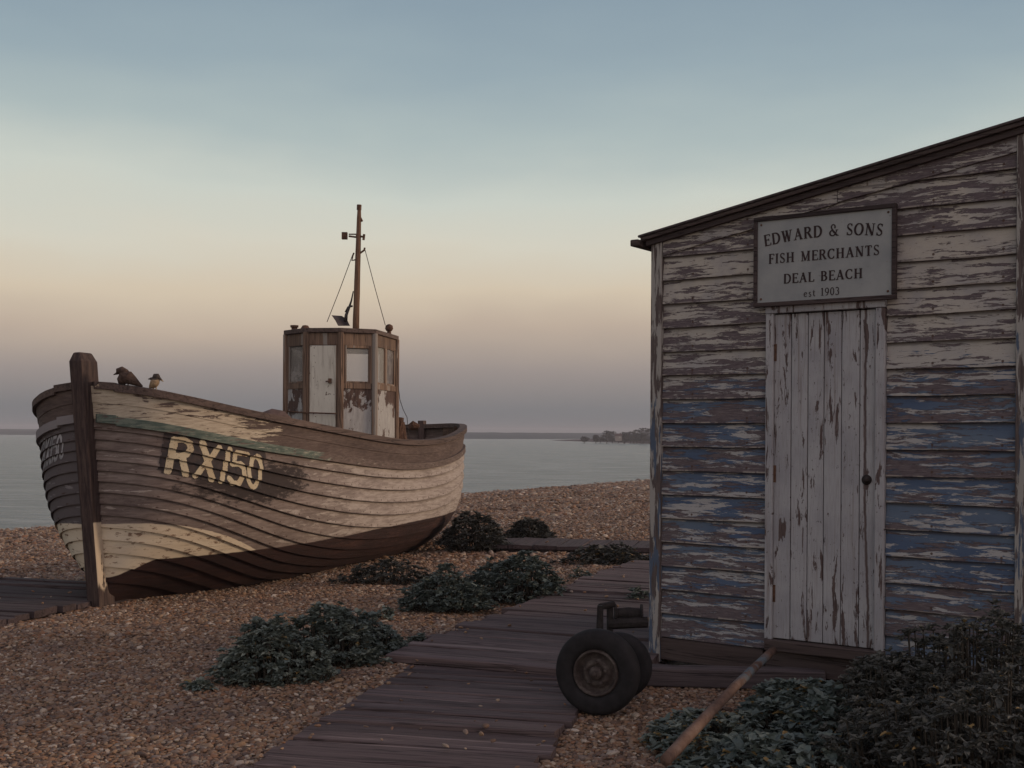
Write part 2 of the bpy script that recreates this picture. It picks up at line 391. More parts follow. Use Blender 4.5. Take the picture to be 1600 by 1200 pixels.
# door frame
M_frame = mat_post('peeling_frame_paint')
mb = MB(); mb.box((DX0+.024, -.022, 1.205), (.046, .05, 1.905), jit=.0015); mb.box((DX1-.027, -.022, 1.205), (.052, .05, 1.905), jit=.0015)
mb.box(((DX0+DX1)/2, -.024, 2.183), (DX1-DX0, .056, .048), jit=.0015)
mb.build('door_frame', M_door, hut, bevel=.004)
# door with its boards
dpx = [1211.5, 1238, 1264, 1289, 1316.5, 1345, 1373]
def tx(px):
    k = (px-800)/F; return (k*C0.y-C0.x)/(EX.x-k*EX.y)
ex = [tx(p) for p in dpx]
mb = MB()
for k in range(6):
    xa, xb = ex[k]+.0022, ex[k+1]-.0022
    mb.box(((xa+xb)/2, -.010+random.uniform(-.002, .002), 1.2055), (xb-xa, .024, 1.892), r=random.random())
door = mb.build('door', M_door, hut, bevel=.003)
mb = MB(); mb.box(((ex[0]+ex[-1])/2, .0, 1.2), (ex[-1]-ex[0]-.004, .005, 1.88)); mb.build('door_backing', M_darkwood, door)
KX = tx(1357); mb = MB(); M_knob = mat_plain('blackened_iron', (.035, .026, .024), .8, .3, var=.5, scale=60)
MK = Matrix.Translation((KX, -.022, 1.2)) @ Matrix.Rotation(R(90), 4, 'X')
mb.lathe([(0, .0), (.028, .0), (.029, .004), (.010, .006), (.008, .016), (.013, .020), (.014, .026), (.010, .031), (0, .033)], MK, 20)
mb.build('door_knob', M_knob, door, smooth=True)
for zz in (1.93, 1.22, .52):
    mb = MB(); mb.box((ex[0]+.004, -.0245, zz), (.024, .005, .10)); mb.tube([(ex[0]-.004, -.029, zz-.05), (ex[0]-.004, -.029, zz+.05)], .006, 8)
    mb.build('hinge', M_rust, door)

# ------------------------------------------------------------------ shop sign on the hut
SX0, SX1, SZ0, SZ1 = .700, 1.535, 2.197, 2.722
sign = empty('shop_sign', M=HM @ Matrix.Translation(((SX0+SX1)/2, -.05, SZ0)), label='grey fish merchants sign in a dark frame above the hut door', cat='sign')
m = NM('faded_sign_paint'); n = m.noise(m.obj, 6, 6, .6); n2 = m.noise(m.obj, 60, 4, .6)
c = m.mix(m.step(n, .3, .7), (.245, .255, .255), (.31, .315, .305)); c = m.mix(m.mul(m.step(n2, .66, .74), .6), c, (.12, .08, .06))
M_signp = m.fin(c, .6, .3)
SW, SH = SX1-SX0, SZ1-SZ0
mb = MB(); mb.box((0, -.012, SH/2), (SW-.03, .016, SH-.03)); mb.build('sign_panel', M_signp, sign)
mb = MB(); fw = .024
mb.box((0, -.014, fw/2), (SW, .036, fw)); mb.box((0, -.014, SH-fw/2), (SW, .036, fw))
mb.box((-SW/2+fw/2, -.014, SH/2), (fw-.001, .034, SH-2*fw-.001)); mb.box((SW/2-fw/2, -.014, SH/2), (fw-.001, .034, SH-2*fw-.001))
mb.build('sign_frame', M_darkwood, sign, bevel=.003)
for sx in (-1, 1):
    for z in (.045, SH-.045):
        mb = MB()
        mb.lathe([(0, .006), (.005, .005), (.007, 0)], Matrix.Translation((sx*(SW/2-.045), -.020, z)) @ Matrix.Rotation(R(90), 4, 'X'), 10)
        mb.build('screw_head', M_rust, sign)
# serif capitals drawn as strokes; units: cap height 1. T thick, t thin
T, t_, S_ = .19, .09, .065
def arc(cx, cy, rx, ry, a0, a1, n=12, wt=T, wn=t_):
    pts = []; 
    for k in range(n+1):
        a = R(a0+(a1-a0)*k/n); pts.append((cx+rx*math.cos(a), cy+ry*math.sin(a), wn+(wt-wn)*abs(math.cos(a))))
    return ('p', pts)
def st(x0, y0, x1, y1, w=T): return ('p', [(x0, y0, w), (x1, y1, w)])
def sf(x, y, w=.30): return ('p', [(x-w/2, y, S_), (x+w/2, y, S_)])
G = {
 'E': (.62, [st(.15, 0, .15, 1), st(.04, .97, .58, .97, t_), st(.04, .03, .60, .03, t_), st(.15, .52, .45, .52, t_), st(.57, .97, .57, .80, t_), st(.60, .03, .60, .22, t_), st(.44, .42, .44, .62, t_), ]),
 'F': (.58, [st(.15, 0, .15, 1), st(.04, .97, .56, .97, t_), st(.15, .52, .43, .52, t_), st(.55, .97, .55, .78, t_), st(.43, .42, .43, .62, t_), sf(.15, .03)]),
 'D': (.76, [st(.15, 0, .15, 1), st(.04, .97, .34, .97, t_), st(.04, .03, .34, .03, t_), arc(.32, .5, .36, .47, 90, -90)]),
 'W': (1.02, [st(.16, 1, .34, 0), st(.34, 0, .52, .95, t_), st(.50, .95, .68, 0), st(.68, 0, .88, 1, t_), sf(.14, .97), sf(.50, .97, .24), sf(.88, .97, .24)]),
 'A': (.80, [st(.12, 0, .40, 1, t_), st(.38, 1, .66, 0), st(.22, .34, .56, .34, t_), sf(.11, .03, .26), sf(.67, .03, .28)]),
 'R': (.74, [st(.15, 0, .15, 1), st(.04, .97, .32, .97, t_), arc(.32, .745, .22, .225, 90, -90), st(.15, .52, .32, .52, t_), st(.36, .52, .64, .02), sf(.15, .03), sf(.68, .03, .18)]),
 'S': (.56, [arc(.28, .74, .19, .23, 40, 180, 8, .11), arc(.28, .26, .20, .23, 0, -150, 9, .11), ('p', [(.09, .74, .13), (.16, .60, .16), (.28, .50, .17), (.42, .39, .16), (.48, .26, .13)]), st(.44, .98, .44, .76, t_), st(.09, .02, .09, .26, t_)]),
 'O': (.80, [arc(.39, .5, .32, .48, 0, 360, 24)]),
 'N': (.84, [st(.16, 0, .16, 1, t_), st(.14, 1, .66, 0), st(.68, 0, .68, 1, t_), sf(.14, .97), sf(.16, .03, .26), sf(.68, .97, .26)]),
 'I': (.36, [st(.17, 0, .17, 1), sf(.17, .97, .32), sf(.17, .03, .32)]),
 'H': (.84, [st(.17, 0, .17, 1), st(.65, 0, .65, 1), st(.17, .51, .65, .51, t_), sf(.17, .97), sf(.17, .03), sf(.65, .97), sf(.65, .03)]),
 'M': (1.0, [st(.17, 0, .17, 1, t_), st(.17, 1, .48, .04), st(.48, .04, .78, 1, t_), st(.80, 0, .80, 1), sf(.16, .97, .26), sf(.17, .03, .26), sf(.80, .97), sf(.80, .03)]),
 'C': (.72, [arc(.40, .5, .32, .47, 50, 310, 18), st(.62, .96, .62, .72, t_), st(.62, .28, .62, .12, t_)]),
 'T': (.68, [st(.32, 0, .32, 1), st(.03, .97, .61, .97, t_), st(.04, .97, .04, .78, t_), st(.60, .97, .60, .78, t_), sf(.32, .03)]),
 'L': (.62, [st(.15, 0, .15, 1), sf(.15, .97), st(.04, .03, .58, .03, t_), st(.57, .03, .57, .24, t_)]),
 'B': (.68, [st(.15, 0, .15, 1), st(.04, .97, .30, .97, t_), st(.04, .03, .32, .03, t_), st(.15, .53, .32, .53, t_), arc(.30, .75, .20, .215, 90, -90), arc(.32, .28, .25, .245, 90, -90)]),
 '&': (.86, [arc(.34, .77, .16, .20, -40, 230, 14, .12), arc(.30, .25, .23, .23, 95, 330, 14, .14), ('p', [(.22, .62, .14), (.40, .36, .17), (.70, .03, .14)]), ('p', [(.50, .14, t_), (.62, .34, t_), (.66, .50, t_)]), sf(.66, .50, .24), sf(.74, .03, .2)]),
 'e': (.50, [arc(.24, .30, .18, .28, 20, 320, 14, .12, .06), st(.08, .34, .42, .34, .06)]),
 's': (.42, [arc(.20, .44, .12, .13, 30, 190, 8, .10), arc(.20, .15, .13, .14, 10, -160, 8, .10), ('p', [(.09, .42, .10), (.20, .30, .12), (.33, .18, .10)])]),
 't': (.38, [('p', [(.16, .80, .10), (.16, .14, .12), (.24, .03, .09), (.36, .07, .06)]), st(.02, .58, .34, .58, .06)]),
 '1': (.44, [st(.24, 0, .24, 1, .13), st(.08, .86, .24, .98, t_), sf(.24, .03)]),
 '9': (.56, [arc(.27, .67, .20, .29, 0, 360, 18, .12), ('p', [(.46, .66, .13), (.44, .36, .13), (.32, .10, .10), (.12, .02, .08)])]),
 '0': (.56, [arc(.27, .5, .20, .47, 0, 360, 20, .13)]),
 '3': (.52, [arc(.22, .75, .18, .22, 150, -80, 12, .12), arc(.22, .27, .21, .25, 85, -155, 13, .12)]),
 ' ': (.42, []),
}
mb = MB(); _lay = [0]
def stroke(mb, pts, fn, y0):
    P2 = [Vector((p[0], p[1])) for p in pts]; L_, R_ = [], []
    for i, p in enumerate(P2):
        d = (P2[min(i+1, len(P2)-1)]-P2[max(i-1, 0)]); d.normalize(); nrm = Vector((-d.y, d.x))*pts[i][2]/2
        if len(pts) == 2 and abs(d.x) > .98: pass
        L_.append(p+nrm); R_.append(p-nrm)
    _lay[0] += 1; y = y0-(_lay[0] % 7)*.00015
    vs = []
    for a, b in zip(L_, R_):
        for q in (a, b):
            X, Z = fn(q.x, q.y); vs.append((X, y, Z))
    mb.add(vs, [(2*i, 2*i+1, 2*i+3, 2*i+2) for i in range(len(P2)-1)])
def line(mb, text, xc, zc, width, h, arch=0.0, space=.10):
    tot = sum(G[ch][0]+space for ch in text)-space; sx = width/tot; x = 0
    for ch in text:
        adv, ss = G[ch]; cx = xc-width/2+(x+adv/2)*sx
        u = (cx-xc)/(width/2); dz = arch*(1-u*u); rot = math.atan(-2*arch*u/(width/2)) if arch else 0
        def fn(a, b):
            X = (a-adv/2)*sx; Z = (b-.5)*h; return cx+X*math.cos(rot)-Z*math.sin(rot), zc+dz+X*math.sin(rot)+Z*math.cos(rot)
        for s_ in ss: stroke(mb, s_[1], fn, -.0215)
        x += adv+space
line(mb, 'EDWARD & SONS', -.005, SH-.140, .700, .066, .026)
line(mb, 'FISH MERCHANTS', 0.0, SH-.248, .650, .057)
line(mb, 'DEAL BEACH', 0.0, SH-.370, .465, .055)
line(mb, 'est 1903', -.005, SH-.460, .210, .044, 0, .12)
M_ink = mat_plain('faded_sign_lettering', (.045, .030, .030), .8, .2, var=.3)
mb.build('lettering', M_ink, sign)

# ------------------------------------------------------------------ boat
TH = R(17.6); BO = gnd(159, 941); HEEL = R(-1.5); LB = 7.3; BB = 1.17
BM = Matrix.Translation(BO) @ Matrix.Rotation(R(90)-TH, 4, 'Z') @ Matrix.Rotation(HEEL, 4, 'X')
BI = BM.inverted()
boat = empty('fishing_boat', M=BM, label='old wooden clinker fishing boat with peeling paint and small wheelhouse hauled up on shingle', cat='boat')
_S = [0, .03, .1, .2, .3, .6, .9, 1.3, 1.8, 2.5, 3.2, 4, 4.8, 5.6, 6.2, 6.7, 7.3]; _Z = [1.83, 1.797, 1.764, 1.731, 1.702, 1.630, 1.572, 1.512, 1.462, 1.403, 1.351, 1.308, 1.320, 1.395, 1.462, 1.51, 1.545]
_c = np.polyfit(np.sqrt(np.array(_S)/7.3), _Z, 8)
def zsh(s): return float(np.polyval(_c, math.sqrt(max(s, 0)/7.3)))
def bb(s):
    s = min(max(s, 0), LB); v = BB
    if s < 2.2: v = BB*max(0, 1-(1-s/2.2)**2.3)**(1/2.75)
    e = LB-2.6
    if s > e: v *= max(0, 1-((s-e)/2.6)**2.0)**(1/2.5)
    return v
RUB = .280
def mfull(s):
    return float(np.interp(s, [0, .5, 1.2, 2.5, 5.2, 6.6, LB], [3.0, 3.3, 3.7, 4.6, 4.6, 3.8, 3.4]))
def hy(s, h): return bb(s)*(1-(1-h)**mfull(s))
_tab = {}
def htab(s):
    k = round(s, 4)
    if k not in _tab:
        hs = np.linspace(0, 1, 160)**1.6; zr = zsh(s)-RUB
        y = np.array([hy(s, h) for h in hs]); z = hs*(zr-zbot(s)); d = np.hypot(np.diff(y), np.diff(z)); g = np.concatenate([[0], np.cumsum(d)])
        _tab[k] = (g/g[-1], hs, g[-1])
    return _tab[k]
def zbot(s):
    t = max(0, min(1, s/1.6)); t = t*t*(3-2*t); u = max(0, min(1, (LB-s)/1.8)); return -.24*t*(u*u*(3-2*u)*.8+.2)
def hull(s, v, side, off=0.0):
    """v 0..1 keel to rubbing strake, 1..2 bulwark; side -1 port, +1 starboard (local y)"""
    def raw(s_, v_):
        s_ = min(max(s_, 0), LB)
        zr = zsh(s_)-RUB
        if v_ <= 1:
            g, hs, _ = htab(s_); tt = min(1, s_/4.2); tt = (1-(1-tt)**2.6); h = float(np.interp(v_, g, hs))*tt+v_**.80*(1-tt); y = hy(s_, h); zb = zbot(s_); z = zb+h*(zr-zb)
        else:
            h = 1; y = bb(s_)+.025*(v_-1)*min(1, bb(s_)); z = zr+(v_-1)*RUB
        hh = max(0, z/zsh(s_))
        X = s_ - .17*hh*max(0, 1-s_/1.4) - .24*(1-min(1, hh))**1.6*max(0, (s_-(LB-2.6))/2.6)
        if side > 0: z -= min(1.2, hh)*.03*min(1, s_/.12)*max(0, min(1, (5-s_)/2.5))     # the old hull has sagged on its far side
        return Vector((X, y*side, z))
    p = raw(s, v)
    if off:
        es = .02
        ds = raw(min(s+es, LB-.001), v)-raw(max(s-es, .004), v); dv = raw(s, min(v+.01, 2))-raw(s, max(v-.01, 0))
        n = ds.cross(dv); 
        if n.length < 1e-9: return p
        n.normalize()
        if n.y*side < 0 and abs(n.y) > .05: n = -n
        elif abs(n.y) <= .05: n = n if n.x*(s-LB/2) > 0 else -n
        p = p+n*off
    return p
NST = 15
ss = np.concatenate([[0, .006, .02, .045, .08, .12, .17, .23, .30, .38, .47, .57, .68, .8], np.arange(.95, LB-1.1, .15), np.linspace(LB-1.1, LB-.25, 9), [LB-.18, LB-.12, LB-.07, LB-.035, LB-.012, LB]])
LAP = .030
def lap(v, s):
    f = (v*NST) % 1.0 if v < 1 else 1.0
    return LAP*(1-f)*min(1, .55+s*.6)
def strakes(side, name):
    me = MB(); uvs = []
    for k in range(NST):
        rr = random.random(); rows = [0, .33, .66, 1.0]
        grid = []
        grid.append([hull(s, k/NST, side, 0.0) for s in ss])
        for q in rows: grid.append([hull(s, (k+q)/NST if q < 1 else (k+1)/NST+.0001*0, side, LAP*(1-q)*min(1, .55+s*.6)) for s in ss])
        n = len(ss); vs = [p for row in grid for p in row]; fs = []
        for a in range(len(grid)-1):
            for b in range(n-1):
                f = (a*n+b, a*n+b+1, (a+1)*n+b+1, (a+1)*n+b)
                fs.append(f if side < 0 else tuple(reversed(f)))
        me.add(vs, fs, rr)
    return me

def mat_hull():
    m = NM('weathered_hull_paint'); x, y, z = m.sep(m.obj); r = m.attr('rnd')
    off = m.comb(m.mul(r, 41.0), m.mul(r, 13.0), m.mul(r, 7.0)); v = m.vec('ADD', m.obj, off)
    st_ = m.scale(v, (2.2, 2.2, 16)); st2 = m.scale(v, (6, 6, 50))
    n1 = m.noise(st_, 1, 10, .68, .3); n2 = m.noise(m.scale(v, (1.1, 1.1, 6)), 1, 6, .6); fine = m.noise(st2, 1, 7, .7)
    n3 = m.noise(m.scale(v, (9, 9, 26)), 1, 7, .68)
    bare = m.ramp(m.add(m.mul(fine, .6), m.mul(n2, .45)), [(.34, (.080, .058, .052)), (.52, (.165, .128, .110)), (.72, (.29, .235, .205))])
    pale = m.ramp(fine, [(.3, (.25, .205, .175)), (.6, (.37, .32, .28)), (.8, (.45, .40, .345))])
    aft = m.step(x, .6, 3.6)
    thr = m.sub(.60, m.mul(aft, .17))
    pm = m.step(n1, m.sub(thr, m.mul(aft, .05)), m.add(thr, m.add(.03, m.mul(aft, .06))))
    bare = m.mix(m.mul(aft, .5), bare, pale)
    c = m.mix(pm, bare, pale)
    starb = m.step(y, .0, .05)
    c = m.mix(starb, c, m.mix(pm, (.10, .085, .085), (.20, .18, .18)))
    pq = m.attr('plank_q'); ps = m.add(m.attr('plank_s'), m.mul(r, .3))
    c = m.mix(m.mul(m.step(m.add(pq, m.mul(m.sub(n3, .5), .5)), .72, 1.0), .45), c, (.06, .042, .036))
    c = m.mix(m.mul(m.step(m.add(pq, m.mul(m.sub(fine, .5), .3)), .10, .0), .5), c, (.07, .048, .04))
    fx = m.mul(m.sub(m.math('FRACT', m.math('DIVIDE', ps, .17)), .5), .17); fy = m.mul(m.sub(pq, .17), .15)
    nd = m.math('SQRT', m.add(m.mul(fx, fx), m.mul(fy, fy)))
    nail = m.mul(m.step(nd, .012, .006), m.step(m.noise(v, 12, 3), .42, .5)); run = m.mul(m.mul(m.step(m.math('ABSOLUTE', fx), .008, .001), m.step(pq, .2, .12)), m.step(n2, .5, .6))
    c = m.mix(m.math('MAXIMUM', m.mul(nail, .85), m.mul(run, .5)), c, (.055, .028, .02))
    # dark tar stain below the number board
    dx = m.math('DIVIDE', m.sub(x, .85), .60); dz = m.math('DIVIDE', m.sub(z, .98), .17)
    rr_ = m.add(m.mul(dx, dx), m.mul(dz, dz))
    stn = m.mul(m.step(m.add(rr_, m.mul(m.sub(n3, .5), 5.0)), 1.5, .7), m.sub(1.0, starb))
    c = m.mix(m.mul(stn, .92), c, (.026, .019, .018))
    # nail heads / specks
    sp_ = m.step(m.noise(v, 38, 3, .5), .69, .73); c = m.mix(m.mul(sp_, .75), c, (.05, .03, .025))
    # cream patch above the waterline at the bow, then antifouling
    wob = m.mul(m.sub(n1, .5), .035)
    ztop = m.add(m.sub(.66, m.mul(m.math('POWER', m.math('MAXIMUM', x, 0.0), 1.5), .30)), wob)
    band = m.step(z, m.add(ztop, .008), ztop)
    cream = m.mix(m.step(n3, .56, .62), m.mix(m.step(n2, .3, .7), (.52, .43, .31), (.60, .52, .39)), (.19, .125, .085))
    cream = m.mix(m.mul(m.step(fine, .56, .66), .5), cream, (.26, .19, .14))
    c = m.mix(band, c, cream)
    zl = m.add(m.add(m.sub(m.add(.345, m.mul(m.step(x, 0.0, 6.0), .06)), m.mul(m.step(x, .22, -.05), .14)), m.mul(wob, .8)), 0.0)
    af = m.step(z, m.add(zl, .01), zl)
    anti = m.ramp(m.add(m.mul(fine, .5), m.mul(n2, .5)), [(.35, (.014, .009, .009)), (.55, (.034, .017, .015)), (.74, (.085, .042, .032))])
    c = m.mix(af, c, anti)
    m.bump(m.add(m.mul(fine, .5), m.mul(pm, .5)), .6, .005)
    return m.fin(c, .8, .2)
def mat_bul():
    m = NM('bulwark_paint'); x, y, z = m.sep(m.obj); r = m.attr('rnd'); v = m.obj
    n1 = m.noise(m.scale(v, (3.2, 3.2, 30)), 1, 10, .7, .5); n2 = m.noise(m.scale(v, (1.5, 1.5, 9)), 1, 6, .6); fine = m.noise(m.scale(v, (9, 9, 70)), 1, 6, .68)
    bare = m.ramp(m.add(m.mul(fine, .6), m.mul(n2, .4)), [(.35, (.060, .042, .036)), (.55, (.12, .088, .076)), (.75, (.20, .155, .135))])
    paint = m.ramp(fine, [(.35, (.34, .28, .21)), (.6, (.50, .43, .33))])
    thr = m.add(m.add(.42, m.mul(m.step(x, .4, 1.15), .12)), m.mul(m.step(x, 1.05, 1.35), .24))
    thr = m.add(thr, m.mul(m.step(y, -.01, .01), .4))
    pm = m.step(n1, thr, m.add(thr, .02))
    c = m.mix(pm, bare, paint)
    m.bump(m.add(m.mul(fine, .5), m.mul(pm, .7)), .6, .005); return m.fin(c, .82, .2)
def mat_rub():
    m = NM('green_rubbing_strake'); x, y, z = m.sep(m.obj); v = m.obj
    n1 = m.noise(m.scale(v, (4, 4, 30)), 1, 9, .7, .4); fine = m.noise(m.scale(v, (9, 9, 60)), 1, 6, .68)
    green = m.mix(m.step(fine, .4, .6), (.07, .095, .080), (.15, .175, .14)); bare = m.ramp(fine, [(.3, (.07, .05, .042)), (.75, (.19, .145, .125))])
    thr = m.add(.40, m.mul(m.step(x, 1.0, 2.6), .30)); pm = m.step(n1, thr, m.add(thr, .03))
    c = m.mix(pm, bare, green); c = m.mix(m.mul(m.step(n1, .60, .63), .6), c, (.42, .38, .31))
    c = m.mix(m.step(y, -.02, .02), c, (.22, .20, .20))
    m.bump(fine, .5, .005); return m.fin(c, .8, .2)
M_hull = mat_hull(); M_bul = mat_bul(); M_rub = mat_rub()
M_cap = mat_wood('gunwale_timber', (.055, .038, .033), (.15, .108, .09), 0, 45, patch=(.36, .28, .19), pamt=.66)
M_inner = mat_wood('inside_planking', (.05, .032, .024), (.17, .105, .07), 0, 40)
M_stem = mat_wood('stem_timber', (.050, .034, .031), (.115, .078, .066), 2, 50)
mbp = strakes(-1, 'p'); mbs = strakes(1, 's'); n0 = len(mbp.v)
mbp.v += mbs.v; mbp.f += [tuple(i+n0 for i in f) for f in mbs.f]; mbp.r += mbs.r; mbp.mi += mbs.mi
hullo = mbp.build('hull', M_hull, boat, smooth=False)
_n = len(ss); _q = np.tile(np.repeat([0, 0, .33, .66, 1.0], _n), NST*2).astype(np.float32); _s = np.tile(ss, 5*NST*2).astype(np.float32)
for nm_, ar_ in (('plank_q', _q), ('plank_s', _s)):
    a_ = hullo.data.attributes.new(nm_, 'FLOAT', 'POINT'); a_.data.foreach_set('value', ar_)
for p_ in hullo.data.polygons: p_.use_smooth = True
hullo.data.set_sharp_from_angle(angle=R(38))
# bulwark planks outside, inner planking
mb = MB(); rows = [1.0, 1.0, 1.49, 1.5, 1.985]; offs = [.0, .006, .006, .012, .012]
for side in (-1, 1):
    g = [[hull(s, v_, side, o_) for s in ss] for v_, o_ in zip(rows, offs)]; n = len(ss)
    for a in range(len(g)-1):
        vs = g[a]+g[a+1]; fs = [(b, b+1, n+b+1, n+b) if side < 0 else (n+b, n+b+1, b+1, b) for b in range(n-1)]; mb.add(vs, fs, .3+.2*a)
mb.build('bulwark', M_bul, boat, smooth=True)
mb = MB()
vrows = [.70, .8, .9, 1.0, 1.25, 1.5, 1.75, 1.985]
for side in (-1, 1):
    g = [[hull(s, v_, side, -.035) for s in ss[3:-3]] for v_ in vrows]; n = len(ss)-6
    for a in range(len(g)-1):
        vs = g[a]+g[a+1]; fs = [(b, b+1, n+b+1, n+b) if side > 0 else (n+b, n+b+1, b+1, b) for b in range(n-1)]; mb.add(vs, fs)
mb.build('inner_planking', M_inner, boat, smooth=True)
# deck
mb = MB(); sd_ = ss[4:-4]; vs = []
for s in sd_:
    y = (bb(s)-.03); z = zsh(s)-.50; vs += [(s, -y, z), (s, y, z)]
mb.add(vs, [(2*i, 2*i+2, 2*i+3, 2*i+1) for i in range(len(sd_)-1)]); mb.build('deck', M_inner, boat)
# swept mouldings: gunwale cap and rubbing strake
def sweep(v_, w_in, w_out, z0, z1, mat, name, sa=0.0, sb=LB):
    mb = MB(); S2 = [s for s in ss if sa <= s <= sb]
    ringsP = []
    for side in (-1, 1):
        seq = S2 if side < 0 else S2[::-1]
        rg = []
        for s in seq:
            a = hull(s, v_, side, w_out if s > .01 else 0); b = hull(s, v_, side, -w_in if s > .01 else 0)
            if s < .01: a = hull(s, v_, side)+Vector((-.03, side*(.068+w_out), 0)); b = hull(s, v_, side)+Vector((.05, side*.02, 0))
            if s >= LB-.001: a = hull(LB, v_, side)+Vector((w_out, 0, 0)); b = hull(LB, v_, side)-Vector((w_in, 0, 0))
            rg.append((a+Vector((0, 0, z0)), a+Vector((0, 0, z1)), b+Vector((0, 0, z1)), b+Vector((0, 0, z0))))
        ringsP.append(rg)
    allr = ringsP[0]+ringsP[1][1:] if sb >= LB else None
    for rg in ([allr] if allr else ringsP):
        vs = [p for r_ in rg for p in r_]; n = len(rg)
        mb.add(vs, [(i*4+a, i*4+(a+1) % 4, i*4+4+(a+1) % 4, i*4+4+a) for i in range(n-1) for a in range(4)]+[(3, 2, 1, 0), (n*4-4, n*4-3, n*4-2, n*4-1)], .5)
    return mb.build(name, mat, boat, bevel=.008)
cap = sweep(1.98, .055, .042, -.03, .030, M_cap, 'gunwale', sa=0)
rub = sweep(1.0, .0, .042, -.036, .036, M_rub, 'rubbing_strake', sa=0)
# stem, keel and stern post
def stemz(z): return -.17*z/1.88
prof = [(z, stemz(z)) for z in np.linspace(-.12, 2.02, 12)]
mb = MB(); vs = []; hw = .062; fr = .115
for z, x in prof: vs += [(x-fr, -hw, z), (x-fr, hw, z), (x+.10, hw, z), (x+.10, -hw, z)]
zt, xt = 2.095, stemz(2.095)
vs += [(xt-fr+.03, -hw*.55, zt), (xt-fr+.03, hw*.55, zt), (xt+.07, hw*.55, zt), (xt+.07, -hw*.55, zt)]
n = len(prof)+1
mb.add(vs, [(i*4+a, i*4+(a+1) % 4, i*4+4+(a+1) % 4, i*4+4+a) for i in range(n-1) for a in range(4)]+[(3, 2, 1, 0), (n*4-4, n*4-3, n*4-2, n*4-1)], .5)
m = NM('stem_paint'); x, y, z = m.sep(m.obj); g = m.noise(m.scale(m.obj, (40, 40, 3)), 1, 7, .68, .4)
wood = m.ramp(g, [(.32, (.026, .018, .018)), (.5, (.056, .038, .034)), (.72, (.11, .077, .062))])
n1 = m.noise(m.scale(m.obj, (25, 25, 5)), 1, 8, .65)
isport = m.step(y, -.056, -.060); ztp = m.step(m.add(z, m.mul(m.sub(n1, .5), .03)), .69, .675); zlo = m.step(m.add(z, m.mul(m.sub(n1, .5), .30)), .10, .16)
pmk = m.mul(m.mul(isport, ztp), m.mul(zlo, m.step(n1, .63, .58)))
c = m.mix(pmk, wood, (.50, .41, .30)); m.bump(g, .6, .006)
M_stemp = m.fin(c, .82, .2)
mb.build('stem', M_stemp, boat, bevel=.012)
mb = MB(); mb.box((3.55, 0, -.09), (7.0, .12, .16)); mb.build('keel', M_darkwood, boat, bevel=.01)
mb = MB(); vs = []
for z in np.linspace(0, 1.62, 8):
    hh = z/zsh(LB); X = LB-.24*(1-min(1, hh))**1.6; vs += [(X-.06, -.045, z), (X-.06, .045, z), (X+.05, .045, z), (X+.05, -.045, z)]
mb.add(vs, [(i*4+a, i*4+(a+1) % 4, i*4+4+(a+1) % 4, i*4+4+a) for i in range(7) for a in range(4)]+[(3, 2, 1, 0), (28, 29, 30, 31)], .5)
mb.build('stern_post', M_stem, boat, bevel=.006)
# frames (ribs) seen inside the bulwark at the stern
for s in np.arange(1.0, 7.0, .42):
    for side in (-1, 1):
        mb = MB()
        for k in range(3): pass
        a = [hull(s, v_, side, -.036) for v_ in (.75, 1.0, 1.5, 1.95)]; b = [hull(s, v_, side, -.085) for v_ in (.75, 1.0, 1.5, 1.95)]
        vs = []
        for p, q in zip(a, b): vs += [p+Vector((-.025, 0, 0)), p+Vector((.025, 0, 0)), q+Vector((.025, 0, 0)), q+Vector((-.025, 0, 0))]
        mb.add(vs, [(i*4+c_, i*4+(c_+1) % 4, i*4+4+(c_+1) % 4, i*4+4+c_) for i in range(3) for c_ in range(4)]+[(3, 2, 1, 0), (12, 13, 14, 15)])
        mb.build('rib', M_inner, boat)

# registration number painted on both bows
_GS = np.concatenate([[0.002, .006, .012], np.linspace(.02, .6, 30), np.linspace(.62, 2.2, 50)]); _GV = np.linspace(.55, 1.0, 46)
_arc = {}
def arcS(v=.85):
    P_ = [hull(s, v, -1) for s in _GS]; d = [0]
    for a, b in zip(P_, P_[1:]): d.append(d[-1]+(b-a).length)
    return np.array(d)
ARC = arcS()
def inv_px(px, py):
    best = None
    for s in _GS:
        for v_ in _GV:
            q = proj(BM @ hull(s, v_, -1)); e = (q[0]-px)**2+(q[1]-py)**2
            if best is None or e < best[0]: best = (e, s, v_)
    return float(np.interp(best[1], _GS, ARC)), best[2]
crn = [inv_px(253, 672), inv_px(413, 702), inv_px(405, 771), inv_px(243, 738)]
print('board corners', crn)
bc = [(478, 628), (1218, 752), (1175, 1062), (428, 905)]     # the same corners in the enlarged photograph
def bil(q, u, v_):
    return tuple((1-u)*(1-v_)*q[0][k]+u*(1-v_)*q[1][k]+u*v_*q[2][k]+(1-u)*v_*q[3][k] for k in range(2))
def el(cx, cy, rx, ry, lean, n=20, a0=0, a1=360):
    out_ = []
    for k in range(n+1):
        a = R(a0+(a1-a0)*k/n); yy = ry*math.sin(a); out_.append((cx+rx*math.cos(a)-lean*yy, cy+yy))
    return out_
GL = [([(543, 690), (497, 900)], 23), ([(540, 692), (600, 688), (634, 712), (638, 752), (612, 790), (575, 800), (525, 798)], 20), ([(583, 800), (606, 925)], 22),
      ([(716, 705), (778, 958)], 22), ([(828, 735), (668, 935)], 19), ([(905, 745), (843, 972)], 18),
      ([(1042, 782), (958, 766), (930, 850)], 17), ([(930, 850), (985, 848), (1018, 880), (1016, 935), (975, 985), (930, 985), (902, 950)], 19),
      (el(1110, 905, 50, 108, .12), 17), ([(1090, 812), (1125, 795), (1165, 835)], 16)]
